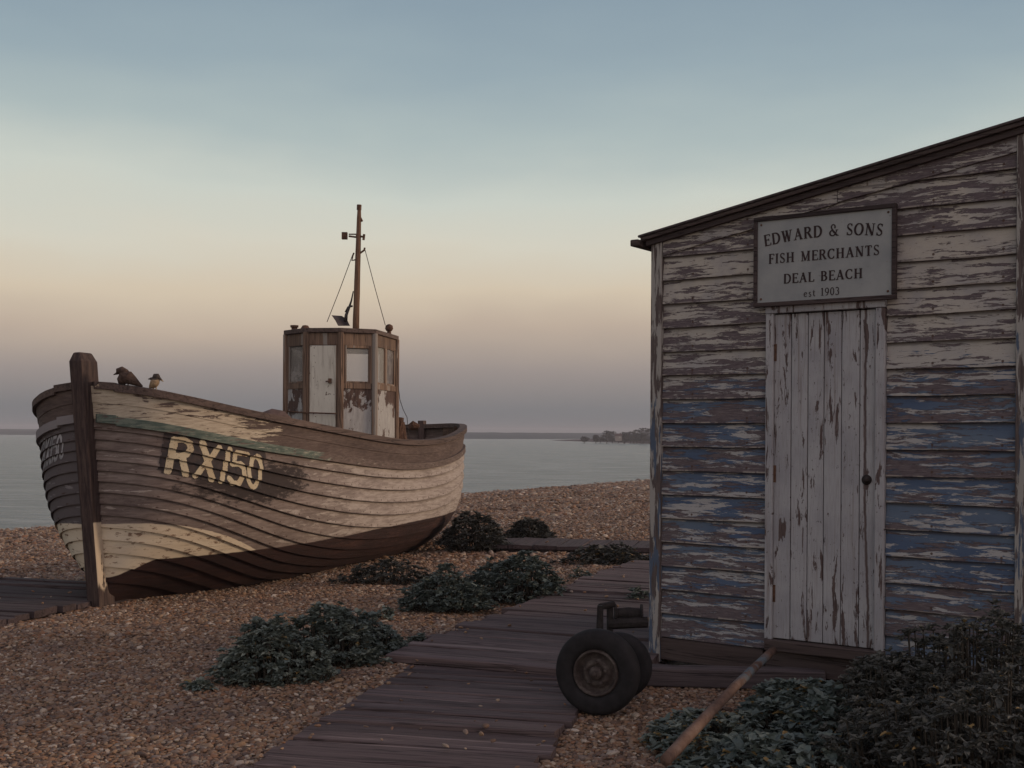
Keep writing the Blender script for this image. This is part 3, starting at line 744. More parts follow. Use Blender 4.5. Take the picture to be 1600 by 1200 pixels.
def inglyph(x, y):
    for pts, w_ in GL:
        for (ax, ay), (bx, by) in zip(pts, pts[1:]):
            dx, dy = bx-ax, by-ay; l2 = dx*dx+dy*dy+1e-9; t = max(0, min(1, ((x-ax)*dx+(y-ay)*dy)/l2))
            if (x-ax-t*dx)**2+(y-ay-t*dy)**2 < w_*w_: return True
    return False
M_board = mat_plain('black_number_paint', (.030, .026, .027), .8, .25, var=.5, scale=18, c2=(.055, .04, .036))
m = NM('worn_number_lettering'); n = m.noise(m.obj, 14, 8, .68); n2 = m.noise(m.obj, 5, 4)
c = m.mix(m.step(n2, .4, .6), (.47, .40, .27), (.41, .33, .21)); c = m.mix(m.step(n, .60, .64), c, (.12, .07, .045))
M_num = m.fin(c, .75, .25)
M_num2 = mat_plain('white_number_lettering', (.36, .35, .35), .8, .2, var=.4, scale=14)
def wnoise(x, y): return math.sin(x*3.1+1.3)*math.sin(y*2.7+.4)+.5*math.sin(x*7.7+y*5.1)
for side in (-1, 1):
    NU, NV = 200, 88
    grid = {}
    CR = crn if side < 0 else [(float(np.interp(.015, _GS, ARC)), .955), (float(np.interp(.17, _GS, ARC)), .955), (float(np.interp(.17, _GS, ARC)), .75), (float(np.interp(.015, _GS, ARC)), .75)]
    def P(i, j, off):
        a, v_ = bil(CR, i/NU if side < 0 else 1-i/NU, j/NV); s = float(np.interp(a, ARC, _GS)); v_ = min(v_, .9985)
        if side > 0: v_ += .0
        return hull(s, v_, side, lap(v_, s)+off)
    base = [[None]*(NV+1) for _ in range(NU+1)]
    for i in range(NU+1):
        for j in range(NV+1): base[i][j] = (P(i, j, .0), None)
    def layer(name, off, test, mat, stepi, parent):
        mb = MB(); idx = {}
        def gv(i, j):
            if (i, j) not in idx: idx[(i, j)] = len(vs); vs.append(Pcache(i, j, off))
            return idx[(i, j)]
        vs = []; fs = []
        for i in range(0, NU, stepi):
            for j in range(0, NV):
                if test((i+stepi/2)/NU, (j+.5)/NV):
                    f = (gv(i, j), gv(i, j+1), gv(i+stepi, j+1), gv(i+stepi, j)); fs.append(f if side < 0 else f)
        mb.add(vs, fs, .5); return mb.build(name, mat, parent, smooth=False)
    def Pcache(i, j, off):
        p = base[i][j][0]; c_ = Vector((3.0, 0, p.z)); n = (p-c_); 
        a = base[min(i+1, NU)][j][0]-base[max(i-1, 0)][j][0]; n = Vector((a.y, -a.x, 0)).normalized()
        if n.y*side < 0: n = -n
        return p+n*off
    def edge(u, v_):
        e = .012+.006*wnoise(u*14, v_*9)
        return e < u < 1-e and e < v_ < 1-e and not (u > .93 and v_ > .93-.3*(u-.93)) and not (u < .04 and v_ > .93)
    if side < 0: bo = layer('number_board', .0035, edge, M_board, 2, boat)
    def tst(u, v_):
        x, y = bil(bc, u, v_); return inglyph(x, y) and not (side < 0 and wnoise(u*40, v_*25) > 1.28)
    lo_ = layer('registration_number', .0065 if side < 0 else .004, tst, M_num if side < 0 else M_num2, 1, boat)
    if side > 0: lo_['label'] = 'white registration lettering on the starboard bow'

# fittings on the port bow rail
def railpt(px, dz=.03):
    best = min(((abs(proj(BM @ hull(s, 1.98, -1))[0]-px), s) for s in np.linspace(.02, 4, 800)))[1]
    return BM @ hull(best, 1.98, -1, -.01)+Vector((0, 0, dz)), best
p0, _ = railpt(190); q = p0.y/F        # metres per pixel there
X1, Z1 = Vector((1, 0, 0)), Vector((0, 0, 1))
def rp(px, py): return at(px, py, p0.y)
def bird(label, parts, origin):
    t = empty('bird', origin, label=label, cat='bird', group='birds on the bow rail'); TI_ = Matrix.Translation(-Vector(origin))
    mb = MB()
    for nm_, pts_, rad_, mt in parts: mb.tube(pts_, rad_, 12)
    o_ = mb.build('body', parts[0][3], t, smooth=True, inv=TI_)      # one continuous skin over trunk, head, beak, wing and legs
    rm_ = o_.modifiers.new('skin', 'REMESH'); rm_.mode = 'VOXEL'; rm_.voxel_size = .0035; rm_.use_smooth_shade = True
    sm_ = o_.modifiers.new('smooth', 'SMOOTH'); sm_.factor = .4; sm_.iterations = 2
M_fb = mat_plain('brown_feathers', (.085, .055, .042), .85, .2, var=.45, scale=40); M_fp = mat_plain('buff_feathers', (.34, .25, .15), .85, .2, var=.3, scale=40, c2=(.20, .14, .09)); M_fd = mat_plain('dark_feathers', (.06, .048, .04), .85, .2, var=.4, scale=40); m = NM('two_tone_feathers'); x, y, z = m.sep(m.obj); n = m.noise(m.obj, 40, 5, .6)
M_fp = m.fin(m.mix(m.step(m.add(z, m.mul(m.sub(n, .5), .02)), .078, .086), m.mix(m.step(n, .35, .65), (.22, .15, .09), (.34, .25, .15)), (.06, .048, .04)), .85, .2)
M_bk = mat_plain('bird_beak', (.05, .04, .035), .5)
bird('brown bird crouched on the bow rail beside the stem, head turned left', [
    ('body', [rp(186, 600), rp(189, 596), rp(194, 590), rp(201, 590), rp(208, 595), rp(216, 600), rp(223, 604)], [.008, .040, .058, .056, .040, .022, .006], M_fb),
    ('head', [rp(183, 584), rp(185, 580.5), rp(190, 579), rp(195, 582), rp(197, 588)], [.010, .030, .036, .036, .030], M_fb),
    ('beak', [rp(184, 583), rp(180, 584.5), rp(176.5, 586)], [.012, .008, .002], M_bk),
    ('leg', [rp(195, 594), rp(195, 602.5)], [.006, .005], M_bk), ('leg', [rp(200, 594), rp(200, 603.5)], [.006, .005], M_bk)], rp(197, 602))
bird('small buff breasted bird perched further aft on the bow rail, beak to the right', [
    ('body', [rp(233, 606), rp(237, 603), rp(241, 599), rp(244, 595), rp(246, 592)], [.006, .026, .038, .034, .022], M_fp),
    ('head', [rp(239, 591), rp(242, 588.5), rp(246, 588.5), rp(249, 591)], [.010, .026, .028, .014], M_fd),
    ('beak', [rp(248, 590.5), rp(252, 593.5), rp(256, 597)], [.014, .009, .002], M_bk),
    ('wing', [rp(231, 592.5), rp(236, 591.5), rp(240, 593), rp(241, 600)], [.003, .012, .018, .006], M_fd),
    ('leg', [rp(240, 602), rp(240, 609.5)], [.005, .005], M_bk), ('leg', [rp(244, 601), rp(244, 610)], [.005, .005], M_bk)], rp(242, 609))

# ------------------------------------------------------------------ wheelhouse (built upright, then parented to the boat)
WD = 12.55
def wp(px, d): return Vector((un(px, 600)[0]/F*d, d))
V = [wp(447.5, WD+.36), wp(478, WD+.05), wp(532, WD+.0), wp(585, WD+.16), wp(618.5, WD+.98)]
ax = Vector((math.sin(TH), math.cos(TH)))
V += [wp(598, WD+1.5), wp(478, WD+1.35)]
def zat(py, d, px=530): return EYE-(un(px, py)[1])/F*d
ZT = zat(519, WD); ZW0 = zat(600, WD); ZB = .9
WM = {}
M_wtimber = mat_wood('wheelhouse_timber', (.075, .050, .042), (.30, .20, .135), 2, 38, patch=(.26, .23, .20), pamt=.56)
m = NM('wheelhouse_panel_paint'); x, y, z = m.sep(m.obj); n1 = m.noise(m.scale(m.obj, (5, 5, 4)), 1, 9, .68, .3); fine = m.noise(m.scale(m.obj, (40, 40, 8)), 1, 6, .65)
top = m.mul(m.step(z, 1.55, 1.85), .14); pm = m.step(m.add(n1, m.sub(top, .05)), .53, .56)
c = m.mix(pm, m.ramp(fine, [(.3, (.27, .26, .25)), (.7, (.42, .41, .39))]), m.ramp(fine, [(.3, (.04, .025, .022)), (.7, (.13, .08, .062))]))
sp_ = m.step(m.noise(m.obj, 22, 4, .6), .64, .68); c = m.mix(m.mul(sp_, .8), c, (.09, .05, .035)); m.bump(m.sub(fine, pm), .4, .004); M_wpanel = m.fin(c, .75, .25)
m = NM('cream_door_paint'); n1 = m.noise(m.scale(m.obj, (8, 8, 3)), 1, 8, .66); n2 = m.noise(m.obj, 26, 4, .6)
c = m.mix(m.step(n1, .3, .7), (.56, .53, .45), (.64, .61, .52)); st9 = m.noise(m.scale(m.obj, (30, 30, 2.5)), 1, 6, .65); c = m.mix(m.mul(m.step(st9, .50, .68), .45), c, (.22, .17, .13)); c = m.mix(m.step(m.add(n2, m.mul(m.sub(n1, .5), .5)), .66, .69), c, (.10, .06, .045)); M_wdoor = m.fin(c, .6, .3)
m = NM('sky_pale_window_glass'); n = m.noise(m.obj, 5, 6, .6); m.fin(m.mix(n, (.62, .60, .54), (.74, .72, .66)), .22, .6)  # pale pane colour stands in for the bright sky on the glass
tr = m.t.nodes.new('ShaderNodeBsdfTransparent'); mx = m.t.nodes.new('ShaderNodeMixShader'); mx.inputs[0].default_value = .22
m.t.links.new(tr.outputs[0], mx.inputs[1]); m.t.links.new(m.b.outputs[0], mx.inputs[2]); m.t.links.new(mx.outputs[0], m.o.inputs[0]); M_glass = m.m
m = NM('dark_interior_glass'); n = m.noise(m.obj, 7, 6, .65); m.fin(m.mix(m.step(n, .4, .65), (.07, .055, .05), (.24, .21, .19)), .25, .5)  # dark inside of the wheelhouse painted into the pane colour
tr = m.t.nodes.new('ShaderNodeBsdfTransparent'); mx = m.t.nodes.new('ShaderNodeMixShader'); mx.inputs[0].default_value = .75
m.t.links.new(tr.outputs[0], mx.inputs[1]); m.t.links.new(m.b.outputs[0], mx.inputs[2]); m.t.links.new(mx.outputs[0], m.o.inputs[0]); M_glassd = m.m
wh = empty('wheelhouse', M=BM); wh.parent = boat; wh.matrix_world = BM
def wpart(mb, name, mat, bevel=.004, parent=wh, smooth=False): return mb.build(name, mat, parent, bevel=bevel, inv=BI, smooth=smooth)
cen = Vector((sum(v.x for v in V)/len(V), sum(v.y for v in V)/len(V)))
def seg(a, b): 
    d = (b-a); l = d.length; d.normalize(); n_ = Vector((d.y, -d.x)); 
    if n_.dot((a+b)/2-cen) < 0: n_ = -n_
    return d, l, n_
def pbox(mb, a, b, t0, t1, z0, z1, o0, o1, r=None):
    """box on the wall a-b: from t0 to t1 metres along, z0..z1, o0..o1 outward"""
    d, l, n_ = seg(a, b); vs = []
    for z in (z0, z1):
        for o in (o0, o1):
            for t in (t0, t1):
                p = a+d*t+n_*o; vs.append((p.x, p.y, z))
    mb.add(vs, [(0, 2, 3, 1), (4, 5, 7, 6), (0, 1, 5, 4), (2, 6, 7, 3), (0, 4, 6, 2), (1, 3, 7, 5)], r)
ZL, ZH = zat(601, WD), zat(533, WD)        # window sill and head
ZM = (ZL-.04)
mbw = MB(); nV = len(V)
mbt = MB()
for i in range(nV):
    a, b = V[i], V[(i+1) % nV]; d, l, n_ = seg(a, b)
    isdoor = (i == 1); iswin = i in (0, 2, 3, 4, 5, 6)
    pbox(mbt, a, b, 0, l, ZT-.135, ZT-.005, -.018, .004)       # frieze
    if isdoor: continue
    pbox(mbw, a, b, .0, l, ZB, ZM if iswin else ZT-.13, -.02, -.002)
    if iswin: pbox(mbt, a, b, 0, l, ZM, ZL+.02, -.03, .008)
    # frame posts beside windows
    if iswin:
        fw = .045 if i != 2 else .05
        pbox(mbt, a, b, 0, fw, ZL+.02, ZT-.135, -.026, .0); pbox(mbt, a, b, l-fw, l, ZL+.02, ZT-.135, -.026, .0)
        pbox(mbt, a, b, fw, l-fw, ZH, ZT-.135, -.026, .0)
wpart(mbw, 'panel_wall', M_wpanel, .002); wpart(mbt, 'timber_frame', M_wtimber, .003)
for i in range(nV):
    mb = MB(); p = V[i]; o = (p-cen).normalized()
    mb.tube([(p.x+o.x*.004, p.y+o.y*.004, ZB), (p.x+o.x*.004, p.y+o.y*.004, ZT)], .034, 8); wpart(mb, 'corner_post', M_wtimber, 0)
for i in (0, 2, 3, 4, 5, 6):
    a, b = V[i], V[(i+1) % nV]; d, l, n_ = seg(a, b); f = .05
    cells = [(f, l-f)] if i != 3 else [(f, l*.48), (l*.55, l-f)]
    mb = MB()
    if i == 3: pbox(mb, a, b, l*.48, l*.55, ZL+.02, ZH, -.022, .004)
    for (t0, t1) in cells:
        w_ = .018
        pbox(mb, a, b, t0, t0+w_, ZL+.021, ZH-.001, -.02, .002); pbox(mb, a, b, t1-w_, t1, ZL+.021, ZH-.001, -.02, .002)
        pbox(mb, a, b, t0+w_, t1-w_, ZL+.021, ZL+.021+w_, -.02, .002)
        pbox(mb, a, b, t0+w_, t1-w_, ZH-w_-(.05 if i == 2 else 0), ZH-.001, -.02, .002)
    wf = wpart(mb, 'window', M_wtimber, .002)
    for (t0, t1) in cells:
        mb = MB(); pbox(mb, a, b, t0+.014, t1-.014, ZL+.03, ZH-.01, -.012, -.008); wpart(mb, 'window_pane', M_glassd if i == 0 or (i == 3 and t0 > .2) else M_glass, 0)
    if i in (0, 2):
        mb = MB(); pbox(mb, a, b, f+.019, l-f-.019, ZH-(.075 if i == 2 else .05), ZH-.02, -.018, -.004); wpart(mb, 'dark_top_strip', M_darkwood, 0, parent=wf)  # dark strip across the top of the window
# door panel in wall 1
a, b = V[1], V[2]; d, l, n_ = seg(a, b)
mb = MB(); pbox(mb, a, b, .04, l-.05, ZB+.02, ZT-.14, -.02, .002); wd_ = wpart(mb, 'door', M_wdoor, .004)
mb = MB(); pbox(mb, a, b, l-.05, l-.03, ZB, ZT-.136, -.03, .006); pbox(mb, a, b, .022, .04, ZB, ZT-.136, -.03, .006); wpart(mb, 'door_jamb', M_wtimber, .002)
mb = MB(); p = a+d*(l-.11)+n_*.02; mb.box((p.x, p.y, ZL+.04), (.035, .03, .05)); mb.tube([(p.x, p.y-.01, ZL+.04), (p.x-.04, p.y-.03, ZL+.03)], .008, 6); wpart(mb, 'door_handle', M_rust, .003)
zr_ = zat(645, WD); mb = MB(); p1 = V[1]+n_*.05; p2 = V[2]+n_*.05+Vector((-.03, 0)); mb.tube([(V[0].x+.02, V[0].y-.03, zr_+.02), (p1.x, p1.y, zr_), (p2.x, p2.y, zr_-.01)], .008, 6); wpart(mb, 'grab_rail', M_rust, 0)
# roof slab
def offs(poly, o): return [p+(p-cen).normalized()*o for p in poly]
mb = MB(); mb.prism([(p.x, p.y) for p in offs(V, .035)], ZT-.004, ZT+.045); wroof = wpart(mb, 'roof', M_cap, .008)
# things on the roof, and the mast
def rt(px, py, d=WD+.3): return at(px, py, d)
mb = MB(); zz = ZT+.045; p = rt(460, 510, WD+.45); mb.lathe([(0, 0), (.03, 0), (.034, .04), (.045, .042), (.045, .065), (0, .068)], Matrix.Translation((p.x, p.y, zz)), 16); wpart(mb, 'vent', M_rust, 0, smooth=False)
mb = MB(); p = rt(477, 510, WD+.3); mb.lathe([(0, .055), (.03, .05), (.05, .02), (.055, 0)], Matrix.Translation((p.x, p.y, zz)), 14); wpart(mb, 'vent', M_rust, 0, smooth=True)
mb = MB(); p = rt(608, 510, WD+.75); mb.tube([(p.x, p.y, zz-.01), (p.x, p.y, zz+.03)], [.028, .022], 10); mb.lathe([(0, 0), (.030, .008), (.046, .035), (.040, .07), (.015, .085), (0, .088)], Matrix.Translation((p.x, p.y, zz+.025)), 16); wpart(mb, 'navigation_lamp', M_rust, 0, smooth=True)
MD = WD+.45
mb = MB(); base = at(556, 508, MD); base.z = zz-.01; topp = at(561.5, 320, MD)
pts = [base.lerp(topp, k/10) for k in range(11)]; mb.tube(pts, [.036, .036, .034, .034, .032, .031, .030, .028, .026, .024, .018], 12, wob=.05)
mast = mb.build('mast', mat_wood('mast_timber', (.10, .055, .035), (.30, .18, .11), 2, 45), boat, smooth=True, inv=BI)
def mp(px, py, dd=0): return at(px, py, MD+dd)
mb = MB(); mb.tube([mp(560, 371), mp(545, 369)], .011, 8); mb.tube([mp(560, 366), mp(545, 366)], .008, 8); mb.tube([mp(569, 370), mp(556, 369)], .012, 8)
mb.box(mp(538.5, 368.5), (.06, .05, .075)); mb.tube([mp(569, 366), mp(568, 375)], .014, 8); mb.tube([mp(563, 340), mp(566, 346)], .012, 6); mb.build('crosstree', M_rust, mast, inv=BI)
mb = MB(); mb.tube([mp(562, 396), mp(569, 391), mp(570, 387)], .011, 8); mb.tube([mp(553, 395), mp(551, 400), mp(550, 407), mp(555, 406)], .009, 8); mb.build('mast_bracket', M_rust, mast, inv=BI)
mb = MB(); mb.tube([mp(561, 328), mp(561.3, 320)], .026, 10); mb.build('mast_cap', M_rust, mast, inv=BI)
M_wire = mat_plain('stay_wire', (.05, .04, .04), .6, .4)
for p_, q_ in ((mp(551, 398), mp(511, 503, .2)), (mp(570, 389), mp(602, 508, .35))):
    mb = MB(); mb.tube([p_, p_.lerp(q_, .5)+Vector((0, 0, -.012)), q_], .0042, 6); mb.build('stay', M_wire, boat, inv=BI)
mb = MB(); mb.tube([mp(552, 455), mp(549, 470), mp(545, 482), mp(541, 492), mp(540, 502)], [.006, .010, .014, .018, .022], 8)
mb.tube([mp(551, 478), mp(544, 480), mp(540, 488)], .012, 8); mb.build('halyard', M_wire, boat, smooth=True, inv=BI)
mb = MB(); a1, a2 = mp(518, 493, -.1), mp(545, 509, -.1)
mb.add([mp(518, 492.5, -.1), mp(524, 501, -.12), mp(528, 508.5, -.12), mp(546, 508.5, .02), mp(541, 498, .05), mp(534, 493.5, 0)], [(0, 1, 5), (1, 2, 3, 4), (1, 4, 5)])
b_ = len(mb.v); mb.add([Vector(v)+Vector((0, .05, .0)) for v in mb.v[:6]], [(0, 5, 1), (1, 4, 3, 2), (1, 5, 4)])
for i_ in range(6): mb.f.append((i_, (i_+1) % 6, (i_+1) % 6+6, i_+6)); mb.r.append(.5); mb.mi.append(0)
mb.build('folded_canvas', mat_plain('dark_canvas', (.06, .05, .055), .9), boat, inv=BI)
mb = MB(); pts = [at(621, 560, WD+.9), at(622, 600, WD+.9), at(625, 625, WD+.9), at(630, 640, WD+.95), at(636, 652, WD+1.0), at(640, 690, WD+1.05)]
mb.tube(pts, .004, 5); mb.build('loose_line', M_wire, boat, inv=BI)
# gear inside the stern and a tarpaulin lump forward of the wheelhouse
mb = MB(); pts = [at(624, 700, 13.9), at(622, 680, 13.9), at(625, 652, 13.9)]; mb.tube(pts, [.06, .07, .05], 8, wob=.2)
mb.tube([at(634, 700, 14.2), at(628, 660, 14.2)], .035, 7); mb.tube([at(640, 668, 14.6), at(646, 664, 14.6), at(655, 667, 14.6)], [.04, .055, .03], 8, wob=.2)
mb.build('winch', M_rust, boat, inv=BI)
mb = MB(); pts = [at(620, 628+k*5.5, 13.75) for k in range(4)]
for k, p in enumerate(pts): mb.lathe([(0, .03), (.02, .024), (.028, 0), (.02, -.024), (0, -.03)], Matrix.Translation(p), 10)
mb.build('net_float', mat_plain('faded_red_float', (.20, .05, .045), .6), boat, smooth=True, inv=BI)
mb = MB(); pts = [at(402, 660, 12.2), at(412, 652, 12.2), at(425, 649, 12.2), at(440, 650, 12.3), at(450, 658, 12.3)]; mb.tube(pts, [.05, .06, .065, .06, .05], 10, wob=.12)
mb.build('canvas_roll', mat_plain('brown_canvas', (.13, .09, .08), .9), boat, smooth=True, inv=BI)

# ------------------------------------------------------------------ ground, sea, far shore
SEA = -2.0
wl, wr = gnd(10, 829, SEA), gnd(1010, 751, SEA)
sl = Vector((wr.x-wl.x, wr.y-wl.y)).normalized(); sn = Vector((-sl.y, sl.x))      # along the shore, seaward
if sn.dot(Vector((-1, 1))) < 0: sn = -sn
wl2 = Vector((wl.x, wl.y))
def qdist(x, y): return (x-wl2.x)*sn.x+(y-wl2.y)*sn.y
from mathutils import noise as mn
q_crest = qdist(1.0, 17.5)
print('shore', wl, wr, 'q crest', q_crest, 'boat q', qdist(-3.5, 10), 'stern', qdist(-1.5, 16.5))
def gz(x, y):
    q = qdist(x, y); z = 0.0
    if q > q_crest: t = (q-q_crest)/(-q_crest); z = SEA*(t if t > .12 else t*t/.24+t*.5) if t < 1 else SEA-(q)*.06
    z = max(z, SEA-1.5)
    if abs(x) < 40 and 0 < y < 70:
        z += .030*math.sin(q*1.9+1.2*mn.noise(Vector((x*.25, y*.25, 7))))*min(1, max(0, (abs(q-qdist(.2, 7.5))-2.5)/3))
        z += .035*mn.noise(Vector((x*.55, y*.55, 1.3)))+.016*mn.noise(Vector((x*1.7, y*1.7, 4)))
    return z
def axis_(lo, hi, fine, far):
    a = list(np.arange(lo, hi, fine)); st_ = fine; x = hi
    while x < far: a.append(x); st_ *= 1.22; x += st_
    x = lo-fine; st_ = fine*1.2; pre = []
    while x > -far: pre.append(x); st_ *= 1.22; x -= st_
    return np.array(pre[::-1]+a)
def grid_mesh(xs, ys, fz):
    nx, ny = len(xs), len(ys); vs = [(x, y, fz(x, y)) for y in ys for x in xs]
    fs = [(j*nx+i, j*nx+i+1, (j+1)*nx+i+1, (j+1)*nx+i) for j in range(ny-1) for i in range(nx-1)]
    return vs, fs
m = NM('shingle'); x, y, z = m.sep(m.obj); v = m.obj
vv = m.vec('ADD', v, m.vec('MULTIPLY', m.noise(v, 20, 2, .5, 0, True), (.03, .03, .0)))
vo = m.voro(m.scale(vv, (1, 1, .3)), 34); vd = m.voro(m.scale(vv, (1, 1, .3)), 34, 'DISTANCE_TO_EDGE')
sepc = m.t.nodes.new('ShaderNodeSeparateColor'); m.t.links.new(vo['Color'], sepc.inputs[0])
PEB = [(0, (.070, .044, .034)), (.2, (.155, .090, .055)), (.38, (.235, .143, .083)), (.5, (.215, .103, .052)), (.66, (.29, .188, .110)), (.82, (.20, .150, .122)), (.93, (.36, .27, .185)), (1, (.50, .42, .34))]
c = m.ramp(sepc.outputs[0], PEB)
big = m.noise(v, .35, 4, .55); med = m.noise(v, 2.2, 5, .6)
far_ = m.step(y, 18, 30); v8 = m.voro(m.scale(vv, (1, 1, .3)), 9); s8 = m.t.nodes.new('ShaderNodeSeparateColor'); m.t.links.new(v8['Color'], s8.inputs[0])
c = m.mix(far_, c, m.mix(.35, m.ramp(s8.outputs[0], PEB), (.38, .25, .16)))
c = m.mix(m.mul(m.step(med, .5, .7), .45), c, (.12, .085, .075))
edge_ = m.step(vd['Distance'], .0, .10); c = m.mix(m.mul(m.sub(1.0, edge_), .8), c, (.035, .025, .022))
wet = m.step(z, SEA+.35, SEA+.02); c = m.mix(m.mul(wet, .35), c, (.08, .06, .05))
m.bump(m.add(edge_, m.mul(med, 1.5)), .9, .02); M_shingle = m.fin(c, m.sub(.85, m.mul(wet, .3)), .25)
xs = axis_(-9, 7, .13, 9000); ys = axis_(3.0, 22, .13, 12000)
vs, fs = grid_mesh(xs, ys, gz); me = bpy.data.meshes.new('ground'); me.from_pydata(vs, [], fs); me.materials.append(M_shingle)
me.polygons.foreach_set('use_smooth', np.ones(len(fs), dtype=bool)); g_o = bpy.data.objects.new('shingle_beach', me); col.objects.link(g_o); tag(g_o, 'orange brown shingle beach sloping down to the sea', 'beach', kind='structure')
# sea
m = NM('calm_sea'); x, y, z = m.sep(m.obj)
q1 = m.noise(m.scale(m.obj, (.9, 1.6, 1)), 1, 6, .62, .3); q2 = m.noise(m.scale(m.obj, (.12, .22, 1)), 1, 5, .6); q3 = m.noise(m.scale(m.obj, (3.5, 6, 1)), 1, 4, .6)
qd = m.add(m.mul(m.sub(x, wl2.x), sn.x), m.mul(m.sub(y, wl2.y), sn.y))
foam = m.mul(m.step(m.add(qd, m.mul(m.sub(q1, .5), 1.4)), 1.0, .25), .75)
c = m.mix(m.step(q2, .38, .62), (.13, .185, .195), (.20, .255, .262)); c = m.mix(m.mul(m.step(m.noise(m.scale(m.obj, (.16, 1.1, 1)), 1, 7, .72, .5), .47, .64), .75), c, (.44, .48, .48)); c = m.mix(foam, c, (.62, .62, .58))
q1 = m.noise(m.scale(m.obj, (.55, 1.9, 1)), 1, 6, .66, .3)
h_ = m.add(m.add(m.mul(q1, 1.6), m.mul(q2, 3.0)), m.mul(q3, .25)); m.bump(h_, 1.0, .75)
M_sea = m.fin(c, .22, .35)
mb = MB(); B_ = 40000
xsq = [(-B_, -200), (B_, -200), (B_, B_), (-B_, B_)]
mb.add([(a_, b_, SEA) for a_, b_ in xsq], [(0, 1, 2, 3)]); so_ = mb.build('sea', M_sea); tag(so_, 'calm grey green sea', 'sea', kind='structure')
# far shore
def ridge(name, px0, px1, fbase, ftop, dep, mat, n=60, seed=0, amp=.6):
    rs = np.random.default_rng(seed); mb = MB(); vs = []
    for k in range(n+1):
        px = px0+(px1-px0)*k/n; b = gnd(px, fbase(px), SEA); dirv = Vector((b.x, b.y, 0)).normalized()
        tp = at(px, ftop(px)-amp*(mn.noise(Vector((px*.05+seed, 0, 0)))+.5*mn.noise(Vector((px*.21+seed, 2, 0)))), b.y+dep*.35)
        bk = b+dirv*dep
        b.z = SEA-.4
        vs += [b, b+dirv*dep*.10+Vector((0, 0, .4+(tp.z-SEA)*.35)), tp, (bk.x, bk.y, SEA-.4)]
    mb.add(vs, [(k*4+a, k*4+4+a, k*4+5+a, k*4+1+a) for k in range(n) for a in range(3)]); o = mb.build(name, mat, smooth=True); return o
M_far = mat_plain('far_hillside', (.055, .075, .085), .95, .1, var=.3, scale=.01, bump=0)  # blue of the distant haze put into the hill colour
M_spit = mat_plain('far_shore_earth', (.085, .060, .060), .95, .1, var=.4, scale=.08, bump=0)
for i_, (a_, b_, f0, f1, dp) in enumerate(((-500, 700, lambda p: 679.5+(p-0)*.006, lambda p: HOR+(p-800)*ROLL-1.6, 900), (640, 1080, lambda p: 686.0+.002*(p-740), lambda p: HOR+(p-800)*ROLL-.6, 500))):
    o = ridge('far_hills', a_, b_, f0, f1, dp, M_far, seed=i_*3); tag(o, ['low blue hills across the water behind the boat', 'low blue hills across the water between boat and hut'][i_], 'hills', kind='structure')
o = ridge('headland', 862, 1900, lambda p: 688.5+min(1, (p-862)/160)*5.2+max(0, p-1022)*.004, lambda p: 688-min(1, max(0, (p-862)/140))*5.0-max(0, p-1002)*.002, 90, M_spit, n=90, seed=9, amp=.9)
tag(o, 'dark low headland reaching out from behind the hut', 'headland', kind='structure')
# trees and cottages on the headland
def leafmat(name, c1, c2, c3=None, trans=.0):
    m = NM(name); r = m.attr('rnd'); st3 = [(0, c1), (.6, c2), (1, c3 or c2)]
    n = m.noise(m.obj, 9, 4, .6); c = m.ramp(m.add(m.mul(r, .75), m.mul(n, .3)), st3); return m.fin(c, .75, .25)
M_fart = leafmat('far_tree_foliage', (.020, .022, .022), (.045, .045, .040))
M_bark = mat_plain('bark', (.05, .038, .03), .9)
def far_tree(px, d, h, wd, lab):
    b = gnd(px, 691, SEA); k = d/b.y; base = Vector((b.x*k, d, SEA+.7)); t = empty('headland_tree', base, label=lab, cat='tree', group='trees on the far headland')
    mb = MB(); mb.tube([(0, 0, -.8), (0, 0, h*.5)], [.18, .1], 6); mb.build('trunk', M_bark, t)
    mb = MB()
    for q_ in range(420):
        th = random.uniform(0, 6.28); rr = random.random()**.4; ph = random.uniform(-.9, 1)
        rad = wd/2*rr*math.sqrt(max(0, 1-ph*ph*.8))*(1+.3*math.sin(th*3+px)); c_ = Vector((rad*math.cos(th), rad*math.sin(th), h*.50+ph*h*.52)); s_ = random.uniform(.16, .36)
        M3 = Matrix.Rotation(random.uniform(0, 6.28), 3, random.choice('XYZ')) @ Matrix.Rotation(random.uniform(0, 6.28), 3, 'Z')
        mb.add([c_+M3 @ Vector(v_) * s_ for v_ in ((-1, -.6, 0), (1, -.5, .2), (.7, .8, 0), (-.7, .6, -.2))], [(0, 1, 2, 3)])
    mb.build('crown', M_fart, t)
ft = [(931, 1.9, 1.7, 'small round tree left of the gap on the far headland'), (948, 3.2, 2.6, 'tall tree right of the gap on the far headland'), (957, 3.0, 2.8, 'broad tree left of the pale cottage on the headland'),
      (975, 2.8, 2.6, 'tree right of the pale cottage on the headland'), (985, 2.9, 3.0, 'wide dark tree in the middle of the headland wood'), (995, 3.5, 3.2, 'high tree towards the hut on the headland'),
      (1005, 4.1, 3.4, 'highest headland tree just left of the hut corner'), (1015, 3.9, 3.4, 'headland tree touching the hut corner'), (966, 1.2, 2.4, 'low bush in front of the pale cottage on the headland'), (976, 2.0, 3.2, 'low spreading tree just right of the pale cottage'), (938, 1.2, 3.0, 'low scrub tree filling the gap on the headland'), (990, 2.2, 3.4, 'lower front tree in the middle of the headland wood'), (1003, 2.4, 3.4, 'lower front tree near the right end of the headland wood'), (913, 1.3, 2.2, 'lowest bush like tree at the tip of the headland')]
for k, (px, h, wd, lab) in enumerate(ft): far_tree(px, 402+7*(k % 3), h*1.12, wd*1.3, lab)
